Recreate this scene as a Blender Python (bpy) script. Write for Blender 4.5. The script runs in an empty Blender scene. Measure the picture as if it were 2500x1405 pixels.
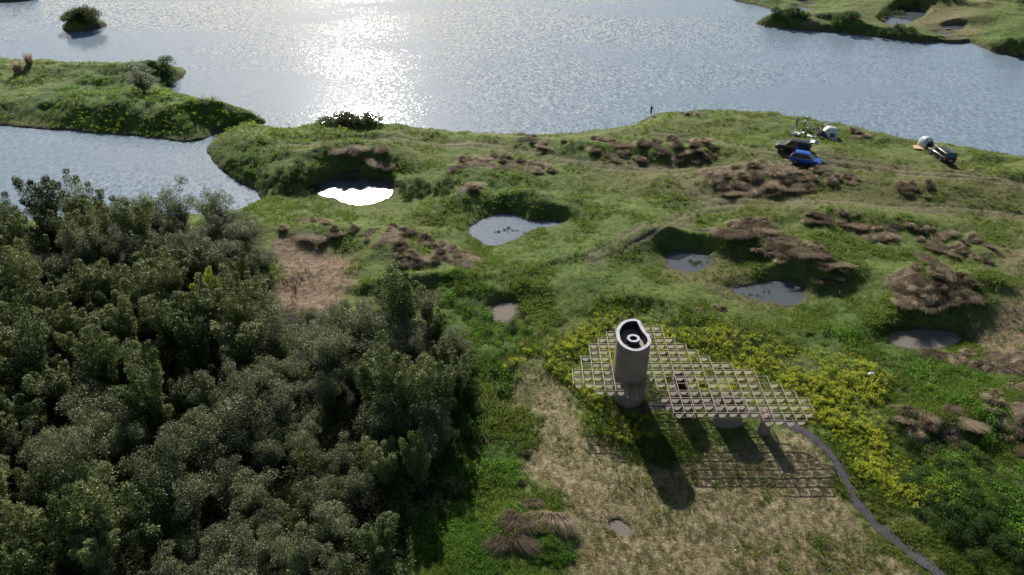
import bpy, bmesh, math, random
import numpy as np
from mathutils import Vector, Matrix, Euler
R = math.radians
random.seed(7); rng = np.random.default_rng(7)
S = bpy.context.scene
COL = S.collection

# ------------------------------------------------------------------ camera, sky, sun, exposure
CAMZ = 48.5
PITCH = math.atan(1252/1900.0)
FPX = 1900.0
SUN_EL, SUN_AZ = R(29), R(11.9)          # azimuth counted from +Y towards -X
cd = bpy.data.cameras.new('camera'); cam = bpy.data.objects.new('camera', cd); COL.objects.link(cam)
cam.location = (0, 0, CAMZ); cam.rotation_euler = (math.pi/2-PITCH, 0, 0)
cd.sensor_width = 36; cd.lens = 36*FPX/2500; cd.clip_end = 6000; cd.clip_start = .5
S.camera = cam
W = bpy.data.worlds.new('World'); S.world = W; W.use_nodes = True
wn = W.node_tree.nodes; wl = W.node_tree.links
sky = wn.new('ShaderNodeTexSky'); sky.sky_type = 'NISHITA'; sky.sun_disc = False
sky.sun_elevation = SUN_EL; sky.sun_rotation = -SUN_AZ; sky.dust_density = 1.3; sky.air_density = 1.0; sky.ozone_density = 1.0
wl.new(sky.outputs[0], wn['Background'].inputs[0]); wn['Background'].inputs[1].default_value = .05
sd_ = bpy.data.lights.new('sun', 'SUN'); sun = bpy.data.objects.new('sun', sd_); COL.objects.link(sun)
sd_.energy = 5.0; sd_.angle = R(.55); sd_.color = (1, .95, .87)
to_sun = Vector((-math.sin(SUN_AZ)*math.cos(SUN_EL), math.cos(SUN_AZ)*math.cos(SUN_EL), math.sin(SUN_EL)))
sun.rotation_euler = to_sun.to_track_quat('Z', 'Y').to_euler(); sun.location = (-20, 60, 80)
S.view_settings.view_transform = 'Standard'; S.view_settings.look = 'None'
S.view_settings.exposure = 0.8; S.view_settings.gamma = 1

# ------------------------------------------------------------------ helpers
SN, CS = math.sin(PITCH), math.cos(PITCH)
def G(px, py, z=1.5):
    """photo pixel -> point on the horizontal plane at height z"""
    s = (py-702)/FPX; d = (CAMZ-z)/(SN+s*CS)
    return ((px-1250)/FPX*d, d*(CS-s*SN))
def PIX(X, Y, Z=1.5):
    d = Y*CS+(CAMZ-Z)*SN; v = (CAMZ-Z)*CS-Y*SN
    return 1250+FPX*X/d, 702+FPX*v/d
def GP(poly, z=1.5): return np.array([G(x, y, z) for x, y in poly])

def link(name, me, parent=None, m=None):
    o = bpy.data.objects.new(name, me); COL.objects.link(o)
    if parent: o.parent = parent
    if m is not None and me is not None and len(me.materials) == 0: me.materials.append(m)
    return o
def tag(o, label=None, cat=None, group=None, kind=None):
    if label: o['label'] = label
    if cat: o['category'] = cat
    if group: o['group'] = group
    if kind: o['kind'] = kind
    return o
def empty(name, loc, rz=0, label=None, cat=None, group=None):
    o = bpy.data.objects.new(name, None); COL.objects.link(o); o.empty_display_size = .3
    o.location = loc; o.rotation_euler = (0, 0, rz)
    return tag(o, label, cat, group)
def npmesh(name, V, F, smooth=False, mat_idx=None, mats=()):
    V = np.asarray(V, dtype=np.float32); F = np.asarray(F, dtype=np.int32)
    k = F.shape[1]; me = bpy.data.meshes.new(name)
    me.vertices.add(len(V)); me.vertices.foreach_set('co', V.ravel())
    me.loops.add(F.size); me.loops.foreach_set('vertex_index', F.ravel())
    me.polygons.add(len(F)); me.polygons.foreach_set('loop_start', np.arange(0, F.size, k, dtype=np.int32))
    me.polygons.foreach_set('loop_total', np.full(len(F), k, dtype=np.int32))
    if mat_idx is not None: me.polygons.foreach_set('material_index', np.asarray(mat_idx, dtype=np.int32))
    me.polygons.foreach_set('use_smooth', np.full(len(F), smooth, dtype=bool))
    for m in mats: me.materials.append(m)
    me.update(calc_edges=True); me.validate()
    return me

class MB:
    """collects shapes and builds ONE mesh"""
    def __init__(s): s.bm = bmesh.new()
    def box(s, c, d, rz=0, bev=0):
        r = bmesh.ops.create_cube(s.bm, size=1)['verts']
        bmesh.ops.scale(s.bm, vec=d, verts=r)
        if rz: bmesh.ops.rotate(s.bm, verts=r, matrix=Matrix.Rotation(rz, 3, 'Z'))
        bmesh.ops.translate(s.bm, vec=c, verts=r); return s
    def bar(s, a, b, w=.05, h=None, seg=4):
        a = Vector(a); b = Vector(b); d = b-a; L = d.length
        if L < 1e-5: return s
        q = d.to_track_quat('Z', 'Y')
        r = bmesh.ops.create_cone(s.bm, cap_ends=True, segments=seg, radius1=w/2, radius2=(h or w)/2, depth=L)['verts']
        M = Matrix.Translation((a+b)/2) @ q.to_matrix().to_4x4()
        if seg == 4: M = M @ Matrix.Rotation(R(45), 4, 'Z')
        bmesh.ops.transform(s.bm, matrix=M, verts=r); return s
    def tube(s, pts, r, seg=6):
        for i in range(len(pts)-1):
            ra = r[i] if hasattr(r, '__len__') else r; rb = r[i+1] if hasattr(r, '__len__') else r
            s.bar(pts[i], pts[i+1], ra*2, rb*2, seg)
        return s
    def cyl(s, c, r, h, axis='Z', seg=20, r2=None):
        v = bmesh.ops.create_cone(s.bm, cap_ends=True, segments=seg, radius1=r, radius2=r if r2 is None else r2, depth=h)['verts']
        M = Matrix.Translation(c)
        if axis == 'Y': M = M @ Matrix.Rotation(R(90), 4, 'X')
        if axis == 'X': M = M @ Matrix.Rotation(R(90), 4, 'Y')
        bmesh.ops.transform(s.bm, matrix=M, verts=v); return s
    def ball(s, c, r, sc=(1, 1, 1), sub=2):
        v = bmesh.ops.create_icosphere(s.bm, subdivisions=sub, radius=r)['verts']
        bmesh.ops.transform(s.bm, matrix=Matrix.Translation(c) @ Matrix.Diagonal((*sc, 1)), verts=v); return s
    def poly(s, pts):
        s.bm.faces.new([s.bm.verts.new(p) for p in pts]); return s
    def loft(s, secs, cap=True):
        rings = [[s.bm.verts.new(p) for p in sec] for sec in secs]; n = len(rings[0])
        for a, b in zip(rings, rings[1:]):
            for i in range(n): s.bm.faces.new((a[i], a[(i+1) % n], b[(i+1) % n], b[i]))
        if cap: s.bm.faces.new(rings[0][::-1]); s.bm.faces.new(rings[-1])
        return s
    def build(s, name, m=None, parent=None, smooth=False, bevel=0):
        bmesh.ops.recalc_face_normals(s.bm, faces=s.bm.faces)
        if bevel: bmesh.ops.bevel(s.bm, geom=s.bm.edges[:], offset=bevel, segments=2, affect='EDGES', profile=.6)
        me = bpy.data.meshes.new(name); s.bm.to_mesh(me); s.bm.free()
        if smooth:
            for p in me.polygons: p.use_smooth = True
            try: me.set_sharp_from_angle(angle=R(38))
            except Exception: pass
        return link(name, me, parent, m)

# noise ----------------------------------------------------------
_perm = rng.random((256, 256)).astype(np.float32)
def vnoise(x, y):
    xi = np.floor(x).astype(np.int64); yi = np.floor(y).astype(np.int64)
    fx = (x-xi); fy = (y-yi); fx = fx*fx*fx*(fx*(fx*6-15)+10); fy = fy*fy*fy*(fy*(fy*6-15)+10)
    a = _perm[xi & 255, yi & 255]; b = _perm[(xi+1) & 255, yi & 255]
    c = _perm[xi & 255, (yi+1) & 255]; d = _perm[(xi+1) & 255, (yi+1) & 255]
    return (a*(1-fx)+b*fx)*(1-fy)+(c*(1-fx)+d*fx)*fy
def fbm(x, y, wl, octv=4, off=0.0, gain=.5):
    x = np.asarray(x, float)/wl+off*17.3+100; y = np.asarray(y, float)/wl+off*9.7+100; r = 0; a = 1; t = 0
    for i in range(octv):
        r = r+a*(vnoise(x, y)-.5)*2; t += a; a *= gain; x, y = x*1.6+y*1.2+13.7, -x*1.2+y*1.6+7.1
    return r/t
def sstep(a, b, x):
    t = np.clip((x-a)/(b-a), 0, 1); return t*t*(3-2*t)
def sdf(X, Y, P, pad=15.0):
    """signed distance, positive inside; -pad far outside"""
    X = np.asarray(X, float); Y = np.asarray(Y, float)
    pad = float(pad); out = np.full(X.shape, -pad); lo = P.min(0)-pad; hi = P.max(0)+pad
    m = (X > lo[0]) & (X < hi[0]) & (Y > lo[1]) & (Y < hi[1])
    if not m.any(): return out
    x = X[m]; y = Y[m]; d2 = np.full(x.shape, 1e12); ins = np.zeros(x.shape, bool); n = len(P)
    for i in range(n):
        ax, ay = P[i]; bx, by = P[(i+1) % n]; ex, ey = bx-ax, by-ay
        t = np.clip(((x-ax)*ex+(y-ay)*ey)/(ex*ex+ey*ey+1e-12), 0, 1)
        d2 = np.minimum(d2, (x-ax-t*ex)**2+(y-ay-t*ey)**2)
        if ay != by:
            c = ((ay > y) != (by > y)) & (x < (bx-ax)*(y-ay)/(by-ay)+ax); ins ^= c
    d = np.sqrt(d2); out[m] = np.where(ins, d, -d)
    return np.maximum(out, -pad)
def smoothpoly(P, it=2):
    P = np.asarray(P, float)
    for _ in range(it):
        Q = np.roll(P, -1, 0); P = np.stack([P*.75+Q*.25, P*.25+Q*.75], 1).reshape(-1, 2)
    return P

# ------------------------------------------------------------------ materials
def newmat(name):
    m = bpy.data.materials.new(name); m.use_nodes = True; return m, m.node_tree.nodes, m.node_tree.links, m.node_tree.nodes['Principled BSDF']
def pmat(name, col, rough=.6, metal=0, noise=None, bump=None, spec=None, coat=0, alpha=None):
    m, n, l, b = newmat(name); b.inputs['Base Color'].default_value = (*col, 1)
    b.inputs['Roughness'].default_value = rough; b.inputs['Metallic'].default_value = metal
    if spec is not None: b.inputs['Specular IOR Level'].default_value = spec
    if coat: b.inputs['Coat Weight'].default_value = coat; b.inputs['Coat Roughness'].default_value = .05
    if noise:
        sc, amt, col2 = noise
        tc = n.new('ShaderNodeTexCoord'); t = n.new('ShaderNodeTexNoise'); t.inputs['Scale'].default_value = sc; t.inputs['Detail'].default_value = 5
        cr = n.new('ShaderNodeValToRGB'); cr.color_ramp.elements[0].position = .5-amt/2; cr.color_ramp.elements[1].position = .5+amt/2
        cr.color_ramp.elements[0].color = (*col, 1); cr.color_ramp.elements[1].color = (*col2, 1)
        l.new(tc.outputs['Object'], t.inputs['Vector']); l.new(t.outputs['Fac'], cr.inputs[0]); l.new(cr.outputs[0], b.inputs['Base Color'])
        if bump:
            bp = n.new('ShaderNodeBump'); bp.inputs['Strength'].default_value = bump[1]; bp.inputs['Distance'].default_value = bump[2]
            t2 = n.new('ShaderNodeTexNoise'); t2.inputs['Scale'].default_value = bump[0]; t2.inputs['Detail'].default_value = 6
            l.new(tc.outputs['Object'], t2.inputs['Vector']); l.new(t2.outputs['Fac'], bp.inputs['Height']); l.new(bp.outputs[0], b.inputs['Normal'])
    if alpha is not None: b.inputs['Alpha'].default_value = alpha
    return m

def leafmat(name, cols, rough=.6, trans=.3, spec=.12, nscale=.6, objrand=.35, tcol=1.6):
    """foliage: colour varies by clump (noise), by leaf (mesh island) and by object"""
    m, n, l, b = newmat(name)
    tc = n.new('ShaderNodeTexCoord'); nz = n.new('ShaderNodeTexNoise'); nz.inputs['Scale'].default_value = nscale; nz.inputs['Detail'].default_value = 3
    l.new(tc.outputs['Object'], nz.inputs['Vector'])
    geo = n.new('ShaderNodeNewGeometry'); oi = n.new('ShaderNodeObjectInfo')
    a1 = n.new('ShaderNodeMath'); a1.operation = 'MULTIPLY_ADD'; a1.inputs[1].default_value = .5; l.new(geo.outputs['Random Per Island'], a1.inputs[0]); l.new(nz.outputs['Fac'], a1.inputs[2])
    a2 = n.new('ShaderNodeMath'); a2.operation = 'MULTIPLY_ADD'; a2.inputs[1].default_value = objrand; l.new(oi.outputs['Random'], a2.inputs[0]); l.new(a1.outputs[0], a2.inputs[2])
    a3 = n.new('ShaderNodeMath'); a3.operation = 'SUBTRACT'; a3.inputs[1].default_value = .25+objrand/2; l.new(a2.outputs[0], a3.inputs[0])
    cr = n.new('ShaderNodeValToRGB'); e = cr.color_ramp.elements
    e[0].position = .2; e[0].color = (*cols[0], 1); e[1].position = .8; e[1].color = (*cols[-1], 1)
    for i, c in enumerate(cols[1:-1]): q = e.new(.2+.6*(i+1)/(len(cols)-1)); q.color = (*c, 1)
    l.new(a3.outputs[0], cr.inputs[0]); l.new(cr.outputs[0], b.inputs['Base Color'])
    b.inputs['Roughness'].default_value = rough; b.inputs['Specular IOR Level'].default_value = spec
    tr = n.new('ShaderNodeBsdfTranslucent'); mx = n.new('ShaderNodeMixShader'); mx.inputs[0].default_value = trans
    sc = n.new('ShaderNodeVectorMath'); sc.operation = 'SCALE'; sc.inputs['Scale'].default_value = tcol
    l.new(cr.outputs[0], sc.inputs[0]); l.new(sc.outputs[0], tr.inputs[0])
    l.new(b.outputs[0], mx.inputs[1]); l.new(tr.outputs[0], mx.inputs[2]); l.new(mx.outputs[0], n['Material Output'].inputs[0])
    return m
M = {}
M['bamboo'] = leafmat('bamboo_leaf', [(.036, .056, .013), (.086, .118, .033), (.180, .208, .076)], rough=.5, trans=.2, spec=.16, objrand=.55)
M['willow'] = leafmat('pale_leaf', [(.056, .074, .030), (.115, .140, .062), (.200, .222, .115)], rough=.5, trans=.2, spec=.18)
M['yleaf'] = leafmat('yellow_leaf', [(.10, .12, .015), (.19, .21, .02), (.27, .27, .03)], trans=.4)
M['shrub'] = leafmat('shrub_leaf', [(.02, .04, .012), (.038, .075, .018), (.06, .11, .025)], trans=.3)
M['bush'] = leafmat('bush_leaf', [(.035, .05, .014), (.06, .085, .02), (.10, .13, .035)], trans=.3)
M['weed'] = leafmat('weed_leaf', [(.035, .08, .012), (.070, .15, .018), (.12, .22, .03)], trans=.4, nscale=.25)
M['grass'] = leafmat('grass_blade', [(.052, .088, .014), (.088, .135, .022), (.135, .168, .038)], trans=.5, nscale=.12, spec=.1, tcol=1.8)
M['drygrass'] = leafmat('dry_blade', [(.14, .115, .055), (.26, .21, .12), (.36, .30, .18)], trans=.3, nscale=.3)
M['tuss'] = leafmat('tussock_blade', [(.095, .070, .046), (.205, .158, .105), (.41, .335, .235)], trans=.3, nscale=.8, objrand=.5, rough=.7, spec=.1)
M['rape_green'] = leafmat('rape_stem', [(.07, .11, .015), (.13, .18, .022), (.19, .24, .035)], trans=.35)
M['rape_yellow'] = leafmat('rape_flower', [(.38, .42, .04), (.56, .57, .055), (.70, .69, .09)], trans=.45, tcol=1.3)
M['culm'] = pmat('culm', (.06, .07, .03), .6)
M['twig'] = pmat('twig', (.05, .04, .03), .8)
M['conc'] = pmat('concrete', (.20, .155, .12), .85, noise=(1.2, .5, (.29, .235, .19)), bump=(14, .35, .03))
M['conc_top'] = pmat('pale_concrete', (.44, .45, .50), .7, noise=(5, .3, (.20, .20, .23)), bump=(20, .3, .02))
M['conc_brown'] = pmat('rusty_concrete', (.14, .10, .08), .85, noise=(1.5, .4, (.20, .15, .12)), bump=(14, .3, .03))
M['lattice'] = pmat('lattice_steel', (.19, .15, .105), .6, noise=(3, .6, (.32, .27, .195)))
M['rod'] = pmat('pale_rod', (.42, .38, .31), .4)
M['gravel'] = pmat('gravel', (.020, .017, .022), .95, noise=(9, .3, (.060, .052, .060)), bump=(16, .8, .05))
M['white'] = pmat('white_plastic', (.75, .75, .74), .5)
M['pole'] = pmat('dark_pole', (.03, .025, .02), .5)
M['solar'] = pmat('solar_glass', (.25, .27, .33), .15)

# panel: thin translucent mesh cloth
m, n, l, b = newmat('panel_mesh'); b.inputs['Base Color'].default_value = (.21, .188, .155, 1); b.inputs['Roughness'].default_value = .6
tp = n.new('ShaderNodeBsdfTransparent'); tl = n.new('ShaderNodeBsdfTranslucent'); tl.inputs[0].default_value = (.5, .47, .42, 1)
m1 = n.new('ShaderNodeMixShader'); m1.inputs[0].default_value = .45; m2 = n.new('ShaderNodeMixShader'); m2.inputs[0].default_value = .55
l.new(b.outputs[0], m1.inputs[1]); l.new(tl.outputs[0], m1.inputs[2]); l.new(m1.outputs[0], m2.inputs[1]); l.new(tp.outputs[0], m2.inputs[2]); l.new(m2.outputs[0], n['Material Output'].inputs[0])
M['panel'] = m

def watermat(name, col, rough, bumps, rip, rmod=None, facet=None):
    """bumps: list of (scale vector, rotation, strength, distance)"""
    m, n, l, b = newmat(name); b.inputs['Base Color'].default_value = (*col, 1)
    b.inputs['IOR'].default_value = 1.33; b.inputs['Roughness'].default_value = rough; b.inputs['Specular IOR Level'].default_value = rip
    tc = n.new('ShaderNodeTexCoord'); prev = None
    big = n.new('ShaderNodeTexNoise'); big.inputs['Scale'].default_value = .035; big.inputs['Detail'].default_value = 3; big.inputs['Distortion'].default_value = .6
    mpb = n.new('ShaderNodeMapping'); mpb.inputs['Rotation'].default_value = (0, 0, R(-22)); mpb.inputs['Scale'].default_value = (.45, 1.3, 1)
    l.new(tc.outputs['Object'], mpb.inputs[0]); l.new(mpb.outputs[0], big.inputs['Vector'])
    mr = n.new('ShaderNodeMapRange'); mr.inputs['From Min'].default_value = .38; mr.inputs['From Max'].default_value = .6
    mr.inputs['To Min'].default_value = .45; mr.inputs['To Max'].default_value = 1.0; l.new(big.outputs['Fac'], mr.inputs['Value'])
    if facet:      # wavelets: random facet slopes, calmer and rougher patches
        (fx_, fy_), (kx, ky), am = facet; nn_ = n.new('ShaderNodeTexNoise'); nn_.inputs['Scale'].default_value = 1; nn_.inputs['Detail'].default_value = 2
        mpf = n.new('ShaderNodeMapping'); mpf.inputs['Scale'].default_value = (fx_, fy_, 1); mpf.inputs['Rotation'].default_value = (0, 0, R(-14)); l.new(tc.outputs['Object'], mpf.inputs[0]); l.new(mpf.outputs[0], nn_.inputs['Vector'])
        def vm(op, a, b_):
            v = n.new('ShaderNodeVectorMath'); v.operation = op
            for i_, q_ in enumerate((a, b_)):
                if q_ is None: continue
                if isinstance(q_, tuple): v.inputs[i_].default_value = q_
                else: l.new(q_, v.inputs[i_])
            return v.outputs[0]
        mf = n.new('ShaderNodeMapRange'); mf.inputs['From Min'].default_value = .38; mf.inputs['From Max'].default_value = .52; mf.inputs['To Min'].default_value = am; mf.inputs['To Max'].default_value = 1; l.new(big.outputs['Fac'], mf.inputs['Value'])
        v1 = vm('MULTIPLY', vm('SUBTRACT', nn_.outputs['Color'], (.5, .5, .5)), (kx, ky, 0))
        sc_ = n.new('ShaderNodeVectorMath'); sc_.operation = 'SCALE'; l.new(v1, sc_.inputs[0]); l.new(mf.outputs[0], sc_.inputs['Scale'])
        prev = n.new('ShaderNodeVectorMath'); prev.operation = 'NORMALIZE'; l.new(vm('ADD', sc_.outputs[0], (0, 0, 1)), prev.inputs[0])
    for sc, rot, st, dist in bumps:
        mp = n.new('ShaderNodeMapping'); mp.inputs['Scale'].default_value = sc; mp.inputs['Rotation'].default_value = (0, 0, R(rot))
        nz = n.new('ShaderNodeTexNoise'); nz.inputs['Scale'].default_value = 1; nz.inputs['Detail'].default_value = 3; nz.inputs['Roughness'].default_value = .55
        l.new(tc.outputs['Object'], mp.inputs[0]); l.new(mp.outputs[0], nz.inputs['Vector'])
        bp = n.new('ShaderNodeBump'); bp.inputs['Distance'].default_value = dist
        ml = n.new('ShaderNodeMath'); ml.operation = 'MULTIPLY'; ml.inputs[1].default_value = st; l.new(mr.outputs[0], ml.inputs[0]); l.new(ml.outputs[0], bp.inputs['Strength'])
        l.new(nz.outputs['Fac'], bp.inputs['Height'])
        if prev: l.new(prev.outputs[0], bp.inputs['Normal'])
        prev = bp
    if rmod:
        mr2 = n.new('ShaderNodeMapRange'); mr2.inputs['From Min'].default_value = .35; mr2.inputs['From Max'].default_value = .62
        mr2.inputs['To Min'].default_value = rmod[0]; mr2.inputs['To Max'].default_value = rmod[1]; l.new(big.outputs['Fac'], mr2.inputs['Value']); l.new(mr2.outputs[0], b.inputs['Roughness'])
    if prev: l.new(prev.outputs[0], b.inputs['Normal'])
    return m
M['lake'] = watermat('lake_water', (.165, .215, .265), .10, [((.45, 2.4, 1), -24, .3, .06)], .5, None, ((2.2, 1.3), (.24, .66), .22))
M['pond'] = watermat('pond_water', (.07, .08, .085), .08, [((3, 5, 1), -20, .25, .015)], .5)
M['pond_bright'] = watermat('bright_pond_water', (.09, .10, .105), .24, [((3, 5, 1), -20, .3, .03)], .5)
M['pond_ripple'] = watermat('rippled_pond_water', (.13, .16, .20), .04, [], .5, None, ((5, 4), (.5, .45), .9))
M['mudpond'] = watermat('muddy_water', (.15, .13, .112), .06, [((2, 3, 1), 0, .15, .01)], .5)

# ------------------------------------------------------------------ shorelines (photo outline -> ground)
main = [(-500, 560), (0, 542), (200, 530), (450, 524), (590, 512), (636, 492), (632, 468), (600, 452), (555, 428), (520, 398), (502, 368), (508, 343), (540, 322), (600, 306), (650, 310), (700, 316),
        (760, 310), (850, 306), (930, 306), (1000, 310), (1100, 318), (1200, 323), (1290, 327), (1380, 325), (1480, 313), (1548, 302), (1572, 292), (1592, 280), (1610, 274), (1660, 272), (1750, 268),
        (1850, 272), (1950, 288), (2050, 306), (2120, 324), (2200, 341), (2300, 352), (2400, 368), (2500, 386), (2800, 440), (3600, 600), (3600, 2400), (-2600, 2400), (-2600, 700)]
isl = [(-500, 90), (-200, 120), (0, 140), (60, 147), (150, 150), (250, 164), (330, 160), (400, 156), (452, 163), (458, 176), (432, 196), (408, 212), (430, 224), (480, 236), (540, 256), (600, 268), (640, 285), (648, 297),
       (630, 304), (570, 312), (520, 325), (495, 338), (450, 345), (400, 338), (300, 328), (200, 320), (100, 312), (0, 306), (-300, 290), (-700, 260)]
isl2 = [(148, 66), (160, 52), (200, 44), (245, 46), (262, 55), (255, 64), (225, 72), (190, 76), (158, 78)]
isl3 = [(-260, -60), (60, -22), (110, -6), (60, 2), (-60, 4), (-300, 0)]
far = [(1500, -170), (1700, -60), (1760, -15), (1795, 2), (1850, 12), (1900, 24), (1914, 34), (1880, 41), (1845, 50), (1845, 57), (1900, 68), (1980, 74), (2050, 78), (2110, 86), (2200, 97), (2260, 103), (2330, 98),
       (2372, 103), (2420, 122), (2470, 137), (2600, 158), (2800, 200), (3100, 260), (3300, 120), (3000, -150), (2200, -230)]
LANDS = [smoothpoly(GP(p, .2), 2) for p in (main, isl, isl2, isl3, far)]
ponds = {   # outline, level, material, terrain depth
 'P1': ([(758, 467), (785, 456), (805, 444), (860, 438), (920, 440), (948, 453), (959, 468), (942, 486), (885, 499), (850, 495), (812, 481)], .35, 'pond_bright'),
 'P2': ([(1153, 556), (1165, 545), (1195, 532), (1230, 524), (1262, 530), (1288, 544), (1340, 543), (1372, 547), (1312, 554), (1290, 559), (1267, 577), (1225, 593), (1190, 599), (1170, 583), (1155, 572)], .8, 'pond_ripple'),
 'P3': ([(1634, 630), (1645, 618), (1690, 615), (1727, 628), (1727, 650), (1690, 663), (1640, 656)], .9, 'pond'),
 'P4': ([(1785, 712), (1830, 702), (1880, 690), (1930, 690), (1960, 710), (1957, 735), (1920, 746), (1880, 737), (1840, 724)], .85, 'pond'),
 'P5': ([(1204, 760), (1215, 745), (1264, 738), (1258, 765), (1237, 785), (1212, 784)], 1.1, 'mudpond'),
 'P6': ([(2170, 824), (2210, 812), (2280, 810), (2345, 820), (2322, 836), (2280, 847), (2230, 851), (2190, 840)], .9, 'mudpond'),
 'P7': ([(1498, 1278), (1515, 1270), (1530, 1280), (1538, 1296), (1528, 1306), (1508, 1300)], 1.5, 'mudpond'),
 'P8': ([(2155, 45), (2175, 30), (2215, 20), (2262, 33), (2242, 43), (2207, 59), (2170, 62)], .6, 'pond'),
 'P9': ([(2285, 77), (2318, 71), (2333, 82), (2300, 87)], .6, 'pond'),
 'P10': ([(2303, 66), (2335, 61), (2358, 66), (2330, 73), (2308, 73)], .6, 'pond'),
 'P11': ([(1938, 15), (1962, 13), (1982, 24), (1955, 26)], .6, 'pond'),
 'P12': ([(1940, 0), (1958, 1), (1990, 11), (1970, 11)], .6, 'pond'),
}
def grow(P, d):
    t = np.roll(P, -1, 0)-np.roll(P, 1, 0); t /= np.hypot(t[:, 0], t[:, 1])[:, None]+1e-9; nn = np.stack([t[:, 1], -t[:, 0]], -1)
    A = lambda Q: abs((Q[:, 0]*np.roll(Q[:, 1], -1)-Q[:, 1]*np.roll(Q[:, 0], -1)).sum())
    return P+nn*d if A(P+nn*.01) > A(P) else P-nn*d
PW = {k: (grow(smoothpoly(GP(v[0], v[1]), 1), .12 if k in ('P7', 'P5') else .3), v[1], v[2]) for k, v in ponds.items()}
# mounds, banks and hollows: px, py, rx, ry (m), height, rotation
MOUNDS = [(890, 388, 8, 2.6, 1.3, -5), (800, 398, 4.5, 2.5, 1.0, 0), (720, 445, 4.5, 3, 2.0, 0), (570, 360, 6, 7, .8, 10), (650, 400, 7, 5, .9, 0), (860, 302, 8, 2.0, 1.3, 0),
          (350, 262, 17, 4, 1.1, -8), (560, 280, 7, 3.2, 1.0, -20), (190, 175, 16, 4, .8, -5), (410, 170, 6, 2.5, 1.0, 0), (20, 190, 8, 5, .8, 0),
          (205, 54, 5, 3.2, 1.6, 0), (40, -15, 9, 5, 1.0, 0),
          (1230, 430, 9, 3, 1.1, -12), (1330, 490, 6, 2.2, .9, -15), (1180, 490, 7, 2.5, .5, -8), (1050, 455, 6, 3, 1.2, -10), (1340, 522, 7, 1.4, .6, -4), (1560, 545, 5, 5, .9, 30),
          (1500, 590, 6, 3, .8, 30), (1850, 620, 9, 2.2, 1.6, -22), (1960, 670, 5, 2.5, 1.2, -10), (1720, 585, 6, 2, .9, -10), (2260, 722, 7.5, 3.6, 1.5, -20), (2400, 705, 7, 3, 1.0, -15),
          (2150, 540, 10, 3, 1.0, -10), (1850, 450, 13, 3.5, 1.2, -5), (1570, 370, 13, 2.6, 1.0, -10), (2120, 400, 12, 4, .8, -15), (2350, 470, 10, 4, .8, -12),
          (1000, 600, 8, 3, .8, -15), (780, 560, 7, 3, .9, 0), (1020, 690, 6, 1.5, 1.1, 5), (680, 495, 5, 2.5, .8, 0), (1280, 1290, 2.6, 2.4, .7, 0), (2270, 1050, 4, 2, .8, 0), (2430, 1000, 5, 3, .8, 0),
          (1900, 770, 8, 1.8, .9, -12), (2050, 790, 7, 1.8, 1.0, -15), (1650, 725, 7, 1.5, .7, 0), (2330, 1250, 5, 4, .7, 0), (2480, 1330, 5, 6, 1.0, 0),
          (1980, 58, 9, 3, 1.2, -5), (2200, 84, 11, 3.0, 1.8, -6), (2110, 60, 6, 3, 1.2, 0), (2270, 58, 5, 2, .9, 0), (2450, 110, 9, 4, 2.0, -15), (2330, 30, 12, 6, .8, 0), (2480, 60, 14, 8, 1.0, 0),
          (1960, 42, 12, 2.5, 1.3, -3), (2320, 12, 9, 3, 1.3, 0), (2230, 10, 8, 3, 1.3, 0),
          (1290, 900, 5, 3, .5, 0), (1180, 830, 4, 5, .5, 0), (1230, 640, 6, 3, .5, 0)]
PAV = (9.95, 53.7)
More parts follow.
